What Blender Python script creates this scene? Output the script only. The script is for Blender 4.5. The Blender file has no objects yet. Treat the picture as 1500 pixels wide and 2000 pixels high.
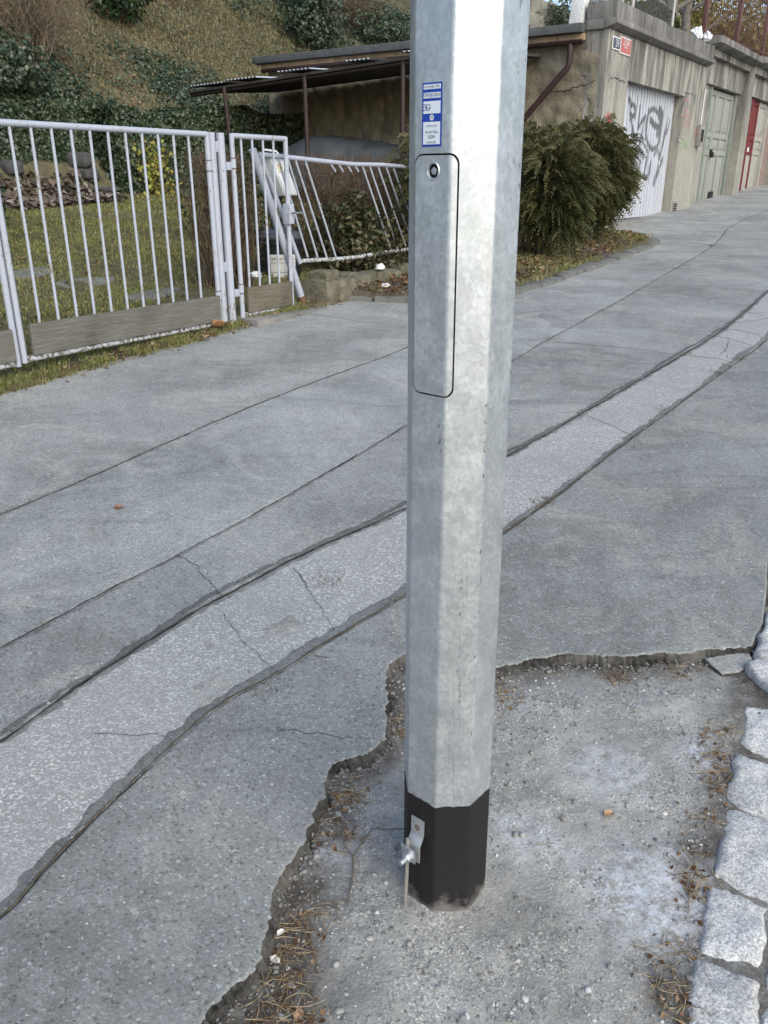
import bpy, bmesh, math, random
import numpy as np
from mathutils import Vector, Matrix, noise
from mathutils.geometry import delaunay_2d_cdt

random.seed(7)
RNG = np.random.default_rng(7)
rad = math.radians
C = bpy.context.scene.collection
SC = bpy.context.scene

# ------------------------------------------------------------------ camera, sky, sun, exposure
CAM_H, PITCH, FPX = 1.5, rad(22.1), 1600.0
cam_d = bpy.data.cameras.new('camera')
cam = bpy.data.objects.new('camera', cam_d)
C.objects.link(cam)
cam.location = (0, 0, CAM_H)
cam.rotation_euler = (rad(90) - PITCH, 0, 0)
cam_d.sensor_fit = 'VERTICAL'
cam_d.sensor_height = 24.0
cam_d.lens = 24.0 * FPX / 2000.0
cam_d.clip_start, cam_d.clip_end = 0.05, 1000.0
SC.camera = cam

SUN_AZ, SUN_EL = rad(152), rad(38)          # behind the camera, to the right
world = bpy.data.worlds.new('World')
SC.world = world
world.use_nodes = True
wt = world.node_tree
sky = wt.nodes.new('ShaderNodeTexSky')
sky.sky_type = 'NISHITA'
sky.sun_disc = False
sky.sun_elevation = SUN_EL
sky.sun_rotation = SUN_AZ
sky.air_density, sky.dust_density, sky.ozone_density = 1.0, 2.2, 1.0
bg = wt.nodes['Background']
wt.links.new(sky.outputs[0], bg.inputs[0])
bg.inputs[1].default_value = 0.115
sun_d = bpy.data.lights.new('sun', 'SUN')
sun_d.energy = 1.0
sun_d.angle = rad(60)
sun_d.color = (0.97, 1.0, 0.90)
sun = bpy.data.objects.new('sun', sun_d)
C.objects.link(sun)
sv = Vector((math.sin(SUN_AZ) * math.cos(SUN_EL), math.cos(SUN_AZ) * math.cos(SUN_EL), math.sin(SUN_EL)))
sun.rotation_euler = (-sv).to_track_quat('-Z', 'Y').to_euler()
sun.location = sv * 30
VS = SC.view_settings
VS.view_transform = 'Standard'
VS.look = 'None'
VS.exposure = 1.02
VS.gamma = 1.0
VS.use_curve_mapping = False
SC.cycles.use_denoising = True
SC.cycles.use_adaptive_sampling = True
SC.cycles.adaptive_threshold = 0.02
SC.cycles.max_bounces = 4
SC.cycles.diffuse_bounces = 2
SC.cycles.glossy_bounces = 2
SC.cycles.transmission_bounces = 2
SC.cycles.sample_clamp_indirect = 6

# ------------------------------------------------------------------ geometry of the place
cP, sP = math.cos(PITCH), math.sin(PITCH)
SLOPE = 0.058
TH = rad(34.3)                                # the street and the property line run this way
UX, UY = math.sin(TH), math.cos(TH)
OX, OY = -1.63, 6.65                          # a point of the property line
ROTZ = math.atan2(UY, UX)


def G(x, y):
    return SLOPE * (y - 1.4)


def W(s, d):
    return OX + s * UX - d * UY, OY + s * UY + d * UX


def SD(x, y):
    return (x - OX) * UX + (y - OY) * UY, -(x - OX) * UY + (y - OY) * UX


def Gs(s, d):
    return G(*W(s, d))


def ray(px, py):
    r, u = (px - 750) / FPX, (1000 - py) / FPX
    return r, cP + u * sP, -sP + u * cP


def gp(px, py):
    """a spot of the pavement (world x, y)"""
    r = ray(px, py)
    t = (-1.4 * SLOPE - CAM_H) / (r[2] - SLOPE * r[1])
    return t * r[0], t * r[1]


def sz(px, py, d):
    """a spot of the upright plane d metres behind the property line: (s, z)"""
    r = ray(px, py)
    t = (d - OX * UY + OY * UX) / (-r[0] * UY + r[1] * UX)
    x, y = t * r[0], t * r[1]
    return SD(x, y)[0], CAM_H + t * r[2]


def sst(a, b, x):
    t = np.clip((np.asarray(x, float) - a) / (b - a), 0, 1)
    return t * t * (3 - 2 * t)


def terr(s, d):
    """garden and hillside behind the property line"""
    s = np.asarray(s, float)
    d = np.asarray(d, float)
    y = OY + s * UY + d * UX
    g = SLOPE * (y - 1.4)
    lawn = g + 0.03 + 0.10 * np.clip(d, 0, 5.6) - 0.05 * (1 - sst(-0.2, -0.08, d))
    bank = lawn + (2.35 + 0.02 * (s - 5) - lawn) * sst(5.45, 6.75, d)
    hill = 0.66 * np.clip(d - 6.9, 0, 11) + 0.25 * np.clip(d - 17.9, 0, 60)
    und = 0.10 * np.sin(s * 0.9 + d * 0.6) * sst(7, 9, d) + 0.07 * np.sin(d * 1.7 - s * 0.5) * sst(7, 9, d)
    return bank + hill + und


def onT(px, py, near=5.0, far=60.0):
    r = ray(px, py)
    t = near
    while t < far:
        x, y = t * r[0], t * r[1]
        s, d = SD(x, y)
        if CAM_H + t * r[2] < float(terr(s, d)):
            return s, d
        t += 0.04
    return SD(far * r[0], far * r[1])


# ------------------------------------------------------------------ helpers: objects
BASE = {}


def tag(o, label=None, cat=None, group=None, kind=None):
    if label: o['label'] = label
    if cat: o['category'] = cat
    if group: o['group'] = group
    if kind: o['kind'] = kind
    return o


def place(o, base, frame):
    if frame == 'sd':
        x, y = W(base[0], base[1])
        o.location = (x, y, base[2])
        o.rotation_euler = (0, 0, ROTZ)
    else:
        o.location = base
    BASE[o.name] = base


def thing(name, label, cat, base=(0, 0, 0), frame='w', group=None, kind=None):
    o = bpy.data.objects.new(name, None)
    o.empty_display_size = 0.1
    C.objects.link(o)
    place(o, base, frame)
    return tag(o, label, cat, group, kind)


class MB:
    def __init__(self):
        self.v, self.f, self.m = [], [], []

    def add(self, vs, fs, mi=0):
        o = len(self.v)
        self.v += [tuple(p) for p in vs]
        self.f += [tuple(i + o for i in f) for f in fs]
        self.m += [mi] * len(fs)
        return self

    def box(self, x0, x1, y0, y1, z0, z1, mi=0):
        return self.add([(x0, y0, z0), (x1, y0, z0), (x1, y1, z0), (x0, y1, z0), (x0, y0, z1), (x1, y0, z1), (x1, y1, z1), (x0, y1, z1)],
                        [(0, 3, 2, 1), (4, 5, 6, 7), (0, 1, 5, 4), (1, 2, 6, 5), (2, 3, 7, 6), (3, 0, 4, 7)], mi)

    def tube(self, pts, r, n=12, mi=0, caps=True):
        pts = [Vector(p) for p in pts]
        rs = r if isinstance(r, (list, tuple)) else [r] * len(pts)
        vs, fs = [], []
        up = None
        for i, p in enumerate(pts):
            a = pts[max(i - 1, 0)]
            b = pts[min(i + 1, len(pts) - 1)]
            t = (b - a).normalized()
            if up is None:
                up = Vector((0, 0, 1)) if abs(t.z) < 0.9 else Vector((1, 0, 0))
            e1 = t.cross(up).normalized()
            e2 = e1.cross(t).normalized()
            up = e2
            for k in range(n):
                an = 2 * math.pi * k / n
                vs.append(p + (e1 * math.cos(an) + e2 * math.sin(an)) * rs[i])
        for i in range(len(pts) - 1):
            for k in range(n):
                fs.append((i * n + k, i * n + (k + 1) % n, (i + 1) * n + (k + 1) % n, (i + 1) * n + k))
        if caps:
            fs.append(tuple(range(n - 1, -1, -1)))
            fs.append(tuple((len(pts) - 1) * n + k for k in range(n)))
        return self.add(vs, fs, mi)

    def prism(self, poly, axis, a, b, mi=0):
        """poly: 2-D points counter-clockwise; extruded along an axis from a to b"""
        n = len(poly)
        def p3(p, t):
            return {'x': (t, p[0], p[1]), 'y': (p[0], t, p[1]), 'z': (p[0], p[1], t)}[axis]
        vs = [p3(p, a) for p in poly] + [p3(p, b) for p in poly]
        fs = [tuple(range(n - 1, -1, -1)), tuple(range(n, 2 * n))] + [(i, (i + 1) % n, n + (i + 1) % n, n + i) for i in range(n)]
        return self.add(vs, fs, mi)

    def grid(self, nx, ny, fn, mi=0):
        vs = [fn(i / nx, j / ny) for j in range(ny + 1) for i in range(nx + 1)]
        fs = [(j * (nx + 1) + i, j * (nx + 1) + i + 1, (j + 1) * (nx + 1) + i + 1, (j + 1) * (nx + 1) + i) for j in range(ny) for i in range(nx)]
        return self.add(vs, fs, mi)


def finish(me, name, mats, parent, base, frame, smooth=None):
    for m in (mats if isinstance(mats, (list, tuple)) else [mats]):
        me.materials.append(m)
    o = bpy.data.objects.new(name, me)
    C.objects.link(o)
    if parent is not None:
        o.parent = parent
        BASE[o.name] = base
    else:
        place(o, base, frame)
    if smooth:
        me.polygons.foreach_set('use_smooth', [True] * len(me.polygons))
        if smooth < 180:
            me.set_sharp_from_angle(angle=rad(smooth))
    return o


def obj(name, mb, mats, parent=None, base=None, frame='w', smooth=40, bevel=0, jit=0, fixn=True):
    if parent is not None:
        base = BASE[parent.name]
    elif base is None:
        base = (0, 0, 0)
    me = bpy.data.meshes.new(name)
    v = np.array(mb.v, float) - np.array(base, float)
    me.from_pydata(v.tolist(), [], mb.f)
    if any(mb.m):
        me.polygons.foreach_set('material_index', mb.m)
    if fixn or bevel:
        bm = bmesh.new()
        bm.from_mesh(me)
        if fixn:
            bmesh.ops.recalc_face_normals(bm, faces=bm.faces)
        if bevel:
            es = [e for e in bm.edges if len(e.link_faces) == 2 and e.calc_face_angle(0) > 0.5]
            bmesh.ops.bevel(bm, geom=es, offset=bevel, segments=2, profile=0.6, affect='EDGES', clamp_overlap=True)
        bm.to_mesh(me)
        bm.free()
    me.update()
    return finish(me, name, mats, parent, base, frame, smooth)


def npmesh(name, V, F, mat, parent=None, base=(0, 0, 0), frame='w', rnd=None, smooth=None):
    """V (n,3); F (m,k) with k = 3 or 4"""
    if parent is not None:
        base = BASE[parent.name]
    V = np.asarray(V, np.float32) - np.array(base, np.float32)
    F = np.asarray(F, np.int32)
    me = bpy.data.meshes.new(name)
    me.vertices.add(len(V))
    me.vertices.foreach_set('co', V.ravel())
    k = F.shape[1]
    me.loops.add(F.size)
    me.loops.foreach_set('vertex_index', F.ravel())
    me.polygons.add(len(F))
    me.polygons.foreach_set('loop_start', np.arange(0, F.size, k, dtype=np.int32))
    me.polygons.foreach_set('loop_total', np.full(len(F), k, np.int32))
    if rnd is not None:
        a = me.attributes.new('rnd', 'FLOAT', 'POINT')
        a.data.foreach_set('value', np.asarray(rnd, np.float32))
    me.update(calc_edges=True)
    return finish(me, name, mat, parent, base, frame, smooth)


def unit(a):
    return a / np.maximum(np.linalg.norm(a, axis=-1, keepdims=True), 1e-9)


def leaves(pos, nrm, size, aspect=0.6, fold=0.18, droop=0.3):
    """folded diamond leaves: 4 verts, 2 tris each"""
    n = len(pos)
    nrm = unit(nrm)
    t = RNG.normal(size=(n, 3))
    t[:, 2] -= droop
    t = unit(t - nrm * (t * nrm).sum(1, keepdims=True))
    b = np.cross(nrm, t)
    s = np.asarray(size).reshape(-1, 1) * np.ones((n, 1))
    base = pos - t * s * 0.5
    tip = pos + t * s * 0.5 - nrm * s * 0.08
    le = pos + b * s * aspect * 0.5 + nrm * s * fold - t * s * 0.08
    ri = pos - b * s * aspect * 0.5 + nrm * s * fold - t * s * 0.08
    V = np.stack([base, ri, tip, le], 1).reshape(-1, 3)
    i = np.arange(n)[:, None] * 4
    F = np.concatenate([i + np.array([[0, 1, 2]]), i + np.array([[0, 2, 3]])], 0)
    return V, F, np.repeat(RNG.random(n), 4)


def blades(pos, h, w, lean=0.5):
    n = len(pos)
    a = RNG.random(n) * 2 * math.pi
    d = np.stack([np.cos(a), np.sin(a), np.zeros(n)], 1)
    b = np.stack([-np.sin(a), np.cos(a), np.zeros(n)], 1)
    h = np.asarray(h).reshape(-1, 1) * np.ones((n, 1))
    w = np.asarray(w).reshape(-1, 1) * np.ones((n, 1))
    ln = (RNG.random((n, 1)) * lean + 0.05)
    up = np.array([[0, 0, 1.0]])
    m = pos + up * h * 0.6 + d * h * ln * 0.35
    t = pos + up * h * (1 - ln * 0.35) + d * h * ln
    V = np.stack([pos - b * w, pos + b * w, m + b * w * 0.7, m - b * w * 0.7, t], 1).reshape(-1, 3)
    i = np.arange(n)[:, None] * 5
    F = np.concatenate([i + np.array([[0, 1, 2]]), i + np.array([[0, 2, 3]]), i + np.array([[3, 2, 4]])], 0)
    return V, F, np.repeat(RNG.random(n), 5)


def sticks(p0, p1, r0, r1):
    """three-sided twigs"""
    n = len(p0)
    t = unit(p1 - p0)
    ref = np.where(np.abs(t[:, 2:3]) < 0.9, np.array([[0, 0, 1.0]]), np.array([[1.0, 0, 0]]))
    e1 = unit(np.cross(t, ref))
    e2 = np.cross(e1, t)
    r0 = np.asarray(r0).reshape(-1, 1) * np.ones((n, 1))
    r1 = np.asarray(r1).reshape(-1, 1) * np.ones((n, 1))
    vs = []
    for p, r in ((p0, r0), (p1, r1)):
        for k in range(3):
            a = 2 * math.pi * k / 3
            vs.append(p + (e1 * math.cos(a) + e2 * math.sin(a)) * r)
    V = np.stack(vs, 1).reshape(-1, 3)
    i = np.arange(n)[:, None] * 6
    F = np.concatenate([i + np.array([[k, (k + 1) % 3, 3 + (k + 1) % 3, 3 + k]]) for k in range(3)], 0)
    return V, F, np.repeat(RNG.random(n), 6)


def twig_paths(starts, dirs, length, nseg, r, wander=0.25, gravity=0.0):
    """many wandering stems at once -> sticks arrays"""
    P0, P1, R0, R1 = [], [], [], []
    p = starts.copy()
    d = unit(dirs)
    L = np.asarray(length).reshape(-1, 1) * np.ones((len(p), 1)) / nseg
    for k in range(nseg):
        q = p + d * L
        P0.append(p); P1.append(q)
        R0.append(np.full(len(p), r * (1 - k / (nseg + 0.6)))); R1.append(np.full(len(p), r * (1 - (k + 1) / (nseg + 0.6))))
        p = q
        d = unit(d + RNG.normal(size=d.shape) * wander + np.array([[0, 0, -gravity]]))
    return np.concatenate(P0), np.concatenate(P1), np.concatenate(R0), np.concatenate(R1)


def join(parts):
    V, F, R, o = [], [], [], 0
    for v, f, r in parts:
        V.append(v); F.append(f + o); R.append(r); o += len(v)
    return np.concatenate(V), np.concatenate(F), np.concatenate(R)


def fbm(x, y, sc=1.0, oct=4, seed=0.0):
    a, v, f = 1.0, 0.0, sc
    for k in range(oct):
        v += a * noise.noise((x * f + seed, y * f - seed, seed * 1.7 + k))
        a *= 0.5
        f *= 2.1
    return v


# ------------------------------------------------------------------ helpers: materials
class NT:
    def __init__(self, name):
        self.mat = bpy.data.materials.new(name)
        self.mat.use_nodes = True
        self.t = self.mat.node_tree
        self.b = self.t.nodes['Principled BSDF']
        self.dim = '3D'

    def put(self, sock, v):
        if isinstance(v, bpy.types.NodeSocket):
            self.t.links.new(v, sock)
        elif isinstance(v, (tuple, list)) and sock.type == 'RGBA' and len(v) == 3:
            sock.default_value = (*v, 1)
        else:
            sock.default_value = v

    def pos(self):
        return self.t.nodes.new('ShaderNodeNewGeometry').outputs['Position']

    def objc(self):
        return self.t.nodes.new('ShaderNodeTexCoord').outputs['Object']

    def attr(self, name, out='Fac'):
        n = self.t.nodes.new('ShaderNodeAttribute')
        n.attribute_name = name
        return n.outputs[out]

    def orand(self):
        return self.t.nodes.new('ShaderNodeObjectInfo').outputs['Random']

    def map(self, v, scale=(1, 1, 1), rot=(0, 0, 0), loc=(0, 0, 0)):
        n = self.t.nodes.new('ShaderNodeMapping')
        self.put(n.inputs['Vector'], v)
        n.inputs['Scale'].default_value = scale
        n.inputs['Rotation'].default_value = rot
        n.inputs['Location'].default_value = loc
        return n.outputs[0]

    def noise(self, v, scale, detail=4, rough=0.55, dist=0.0, out='Fac'):
        n = self.t.nodes.new('ShaderNodeTexNoise')
        n.noise_dimensions = self.dim
        self.put(n.inputs['Vector'], v)
        n.inputs['Scale'].default_value = scale
        n.inputs['Detail'].default_value = detail
        n.inputs['Roughness'].default_value = rough
        n.inputs['Distortion'].default_value = dist
        return n.outputs[out]

    def voro(self, v, scale, feature='F1', rnd=1.0, out='Distance'):
        n = self.t.nodes.new('ShaderNodeTexVoronoi')
        n.voronoi_dimensions = self.dim
        n.feature = feature
        self.put(n.inputs['Vector'], v)
        n.inputs['Scale'].default_value = scale
        n.inputs['Randomness'].default_value = rnd
        return n.outputs[out]

    def voro2(self, v, scale, feature='F1'):
        n = self.t.nodes.new('ShaderNodeTexVoronoi')
        n.voronoi_dimensions = self.dim
        n.feature = feature
        self.put(n.inputs['Vector'], v)
        n.inputs['Scale'].default_value = scale
        return n.outputs['Distance'], n.outputs['Color']

    def ramp(self, f, stops, interp='LINEAR'):
        n = self.t.nodes.new('ShaderNodeValToRGB')
        e = n.color_ramp.elements
        n.color_ramp.interpolation = interp
        while len(e) < len(stops):
            e.new(0.5)
        for i, (p, c) in enumerate(stops):
            e[i].position = p
            if isinstance(c, (int, float)):
                c = (c, c, c)
            e[i].color = (*c, 1)
        self.put(n.inputs[0], f)
        return n.outputs[0]

    def mix(self, f, a, b, mode='MIX'):
        n = self.t.nodes.new('ShaderNodeMix')
        n.data_type = 'RGBA'
        n.blend_type = mode
        self.put(n.inputs[0], f)
        self.put(n.inputs[6], a)
        self.put(n.inputs[7], b)
        return n.outputs[2]

    def m(self, op, a, b=0.0, c=0.0, clamp=False):
        n = self.t.nodes.new('ShaderNodeMath')
        n.operation = op
        n.use_clamp = clamp
        self.put(n.inputs[0], a)
        self.put(n.inputs[1], b)
        if len(n.inputs) > 2:
            self.put(n.inputs[2], c)
        return n.outputs[0]

    def sep(self, v, k):
        n = self.t.nodes.new('ShaderNodeSeparateXYZ')
        self.put(n.inputs[0], v)
        return n.outputs[k]

    def sepc(self, v, k):
        n = self.t.nodes.new('ShaderNodeSeparateColor')
        self.put(n.inputs[0], v)
        return n.outputs[k]

    def bump(self, h, dist=0.002, strength=1.0):
        n = self.t.nodes.new('ShaderNodeBump')
        n.inputs['Strength'].default_value = strength
        n.inputs['Distance'].default_value = dist
        self.put(n.inputs['Height'], h)
        self.put(self.b.inputs['Normal'], n.outputs[0])

    def out(self, col, rough=0.8, metal=0.0, spec=None, trans=None):
        self.put(self.b.inputs['Base Color'], col)
        self.put(self.b.inputs['Roughness'], rough)
        self.put(self.b.inputs['Metallic'], metal)
        if spec is not None:
            self.put(self.b.inputs['Specular IOR Level'], spec)
        return self.mat


def m_asphalt(name, base, chip=0.02, brown=0.0):
    n = NT(name)
    n.dim = '2D'
    p = n.pos()
    big = n.noise(p, 1.1, 4, 0.6)
    mid = n.noise(p, 9, 4, 0.7)
    w = n.mix(0.012, p, n.noise(p, 90, 1, out='Color'))
    dist, cellc = n.voro2(n.map(w, (1, 1.35, 1), (0, 0, 0.7)), 118)
    r = n.sepc(cellc, 0)
    agg = n.ramp(r, [(0, 0.45), (0.1, 0.6), (0.22, 0.92), (0.75, 1.1), (0.93, 1.3), (0.975, 1.5), (1, 1.8)])
    agg = n.mix(n.ramp(dist, [(0.3, 0), (0.55, 1)]), agg, (0.86, 0.86, 0.86))
    d2, c2 = n.voro2(n.map(w, (1, 1.6, 1), (0, 0, 2.1)), 66)
    pick = n.m('GREATER_THAN', n.sepc(c2, 1), 1.0 - chip)
    stone = n.m('MULTIPLY', pick, n.ramp(d2, [(0.2, 1), (0.3, 0)]))
    tint = n.mix(n.ramp(big, [(0.3, 0), (0.7, 1)]), tuple(base[i] * 0.74 for i in range(3)), tuple(base[i] * 1.24 for i in range(3)))
    tint = n.mix(n.ramp(mid, [(0.42, 0), (0.75, 0.45)]), tint, tuple(base[i] * 1.35 for i in range(3)))
    tint = n.mix(n.m('MULTIPLY', n.ramp(n.noise(p, 2.3, 5, 0.7, 0.5), [(0.52, 0), (0.70, 1)]), 0.4 + brown), tint, (base[0] * 0.78, base[1] * 0.73, base[2] * 0.66))
    tint = n.mix(n.ramp(n.noise(n.map(p, (1, 1, 1), (0, 0, 0.97)), 1.7, 6, 0.75, 1.0), [(0.5, 0), (0.64, 0.6)]), tint, (base[0] * 1.42, base[1] * 1.38, base[2] * 1.32))
    tint = n.mix(n.ramp(n.noise(n.map(p, (0.35, 1.6, 1), (0, 0, -0.97), (4, 2, 0)), 2.2, 5, 0.7, 0.6), [(0.56, 0), (0.72, 0.5)]), tint, tuple(base[i] * 0.58 for i in range(3)))
    col = n.mix(1.0, tint, agg, 'MULTIPLY')
    col = n.mix(n.m('MULTIPLY', stone, 0.8), col, n.ramp(n.sepc(c2, 0), [(0, (0.3, 0.3, 0.3)), (0.7, (0.5, 0.5, 0.49)), (1, (0.72, 0.72, 0.71))]))
    h = n.m('ADD', n.noise(p, 150, 3, 0.8), n.noise(p, 14, 2))
    n.bump(h, 0.0028, 0.9)
    return n.out(col, 0.88, spec=0.3)


def m_chips(name):
    n = NT(name)
    n.dim = '2D'
    p = n.pos()
    w = n.mix(0.02, p, n.noise(p, 40, 2, out='Color'))
    col = n.mix(n.noise(p, 1.7, 5, 0.65), (0.25, 0.254, 0.245), (0.34, 0.343, 0.33))
    fine = n.sepc(n.voro(p, 240, out='Color'), 0)
    col = n.mix(1.0, col, n.ramp(fine, [(0, 0.8), (0.7, 1.02), (1, 1.25)]), 'MULTIPLY')
    tot = None
    for sc, rot, thr, mx in ((74, 0.2, 0.83, 0.30), (80, 1.2, 0.85, 0.30), (90, 2.3, 0.85, 0.32), (125, 0.8, 0.80, 0.34)):
        v = n.map(w, (1, 1.9, 0.7), (0, 0, rot), (rot, 3 * rot, 0))
        d, c = n.voro2(v, sc * 0.85)
        c = n.sepc(c, 2)
        k = n.m('MULTIPLY', n.m('GREATER_THAN', c, thr), n.ramp(d, [(mx * 0.85, 1), (mx, 0)]))
        tot = k if tot is None else n.m('MAXIMUM', tot, k)
    dust = n.ramp(n.noise(p, 2.6, 5, 0.7, 0.4), [(0.42, 1), (0.62, 0.35)])
    tot = n.m('MULTIPLY', tot, dust)
    col = n.mix(n.m('MULTIPLY', tot, 0.8), col, (0.62, 0.62, 0.585))
    n.bump(n.noise(p, 120, 3, 0.7), 0.0016, 0.6)
    return n.out(col, 0.8, spec=0.35)


def m_plain(name, c1, c2, scale=8, rough=0.8, metal=0.0, bump=0.0, bscale=60, detail=5, spec=None, world=False):
    n = NT(name)
    p = n.pos() if world else n.objc()
    col = n.mix(n.ramp(n.noise(p, scale, detail, 0.65), [(0.3, 0), (0.7, 1)]), c1, c2)
    if bump:
        n.bump(n.noise(p, bscale, 4, 0.7), bump, 0.8)
    return n.out(col, rough, metal, spec)


def m_leaf(name, cols, rough=0.5, spec=0.4, trans=0.25):
    n = NT(name)
    r = n.attr('rnd')
    k = len(cols) - 1
    col = n.ramp(r, [(i / k, c) for i, c in enumerate(cols)])
    m = n.out(col, rough, spec=spec)
    if trans:
        t = n.t.nodes.new('ShaderNodeBsdfTranslucent')
        n.t.links.new(col, t.inputs[0])
        mx = n.t.nodes.new('ShaderNodeMixShader')
        mx.inputs[0].default_value = trans
        n.t.links.new(n.b.outputs[0], mx.inputs[1])
        n.t.links.new(t.outputs[0], mx.inputs[2])
        n.t.links.new(mx.outputs[0], n.t.nodes['Material Output'].inputs[0])
    return m


def m_galv():
    n = NT('galvanised_steel')
    p = n.pos()
    v1 = n.voro(n.map(p, (1, 1, 0.6)), 42, 'SMOOTH_F1', out='Color')
    v2 = n.voro(n.map(p, (1, 1, 0.8), (0.3, 0.2, 0)), 150, out='Color')
    sp = n.m('ADD', n.m('MULTIPLY', n.sepc(v1, 0), 0.5), n.m('MULTIPLY', n.sepc(v2, 1), 0.5))
    col = n.ramp(sp, [(0.2, (0.49, 0.525, 0.55)), (0.55, (0.555, 0.59, 0.615)), (0.85, (0.635, 0.67, 0.69))])
    bands = n.noise(n.map(p, (1, 1, 9)), 3.2, 4, 0.6)
    col = n.mix(n.ramp(bands, [(0.45, 0), (0.75, 0.35)]), col, (0.70, 0.73, 0.75))
    # scuffs and dark specks
    sc = n.noise(n.map(p, (9, 9, 1.1)), 11, 4, 0.75)
    spk = n.ramp(sc, [(0.695, 0), (0.72, 1)])
    rare = n.ramp(n.noise(p, 4.5, 3, 0.6), [(0.47, 0), (0.6, 1)])
    mask = n.m('MULTIPLY', spk, rare)
    col = n.mix(n.m('MULTIPLY', mask, 0.8), col, (0.07, 0.06, 0.06))
    dk = n.ramp(n.noise(p, 14, 5, 0.7), [(0.3, 0.88), (0.6, 1.0)])
    col = n.mix(1.0, col, dk, 'MULTIPLY')
    rg = n.ramp(sp, [(0.2, 0.42), (0.9, 0.52)])
    n.bump(n.m('ADD', sp, n.m('MULTIPLY', n.noise(p, 55, 4, 0.6), 0.8)), 0.0006, 0.6)
    return n.out(col, rg, 0.74)


def m_black_base():
    n = NT('black_bitumen_coating')
    p = n.pos()
    z = n.sep(p, 2)
    f = n.ramp(n.noise(n.map(p, (1, 1, 0.4)), 30, 5, 0.75), [(0.3, -0.06), (0.7, 0.05)])
    low = n.m('SUBTRACT', 0.030, n.m('ADD', z, n.m('MULTIPLY', n.m('SUBTRACT', n.noise(p, 14, 5, 0.7), 0.5), 0.16)))
    dust = n.ramp(n.m('MULTIPLY', low, 12), [(0.0, 0), (0.8, 1)])
    scr = n.ramp(n.noise(n.map(p, (30, 30, 2.2)), 5, 3, 0.7), [(0.66, 0), (0.73, 0.6)])
    col = n.mix(scr, (0.011, 0.009, 0.010), (0.075, 0.068, 0.06))
    spk = n.ramp(n.noise(p, 190, 2, 0.5), [(0.73, 0), (0.76, 0.7)])
    col = n.mix(spk, col, (0.12, 0.11, 0.1))
    col = n.mix(dust, col, (0.28, 0.26, 0.25))
    n.bump(n.noise(p, 90, 4, 0.6), 0.0006, 0.6)
    return n.out(col, 0.6, spec=0.4)


def m_paint(name='white_gate_paint', base=(0.40, 0.43, 0.50), rust=0.58):
    n = NT(name)
    p = n.pos()
    col = n.mix(n.noise(p, 14, 4, 0.6), base, tuple(c * 0.9 for c in base))
    ch = n.noise(n.map(p, (1, 1, 0.55)), 46, 4, 0.75)
    where = n.noise(p, 5, 3, 0.6)
    k = n.m('ADD', ch, n.m('MULTIPLY', where, rust))
    mask = n.ramp(k, [(0.88 + 0.04, 0), (0.95, 1)])
    rustc = n.mix(n.noise(p, 60, 3), (0.10, 0.055, 0.03), (0.20, 0.16, 0.12))
    col = n.mix(mask, col, rustc)
    halo = n.ramp(k, [(0.80, 0), (0.95, 0.35)])
    col = n.mix(halo, col, (0.36, 0.33, 0.27))
    n.bump(n.m('SUBTRACT', n.noise(p, 80, 3), mask), 0.0008, 0.6)
    return n.out(col, 0.45, spec=0.4)


def m_peeled(name='peeling_rail_paint'):
    n = NT(name)
    p = n.pos()
    k = n.noise(n.map(p, (1, 1, 1)), 34, 5, 0.75)
    mask = n.ramp(k, [(0.46, 0), (0.52, 1)])
    dirt = n.mix(n.noise(p, 50, 4), (0.07, 0.065, 0.045), (0.16, 0.135, 0.10))
    col = n.mix(mask, dirt, (0.48, 0.49, 0.52))
    n.bump(mask, 0.001, 0.8)
    return n.out(col, 0.7)


def m_wood(name, c1, c2, paint=None, amt=0.5):
    n = NT(name)
    p = n.objc()
    g = n.noise(n.map(p, (1.2, 8, 26)), 4, 6, 0.7, 0.8)
    col = n.mix(n.ramp(g, [(0.3, 0), (0.7, 1)]), c1, c2)
    col = n.mix(n.ramp(n.noise(p, 3, 4), [(0.5, 0), (0.75, 0.5)]), col, tuple(c * 0.55 for c in c1))
    k = g
    if paint:
        k = n.m('ADD', n.m('MULTIPLY', n.noise(n.map(p, (0.9, 6, 13)), 5, 5, 0.72), 0.75), n.m('MULTIPLY', g, 0.45))
        mask = n.ramp(k, [(0.62 - 0.2 * amt, 0), (0.76 - 0.2 * amt, 1)])
        col = n.mix(n.m('MULTIPLY', mask, 0.35 + 0.6 * amt), col, paint)
    n.bump(k, 0.002, 0.7)
    return n.out(col, 0.8, spec=0.2)


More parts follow.
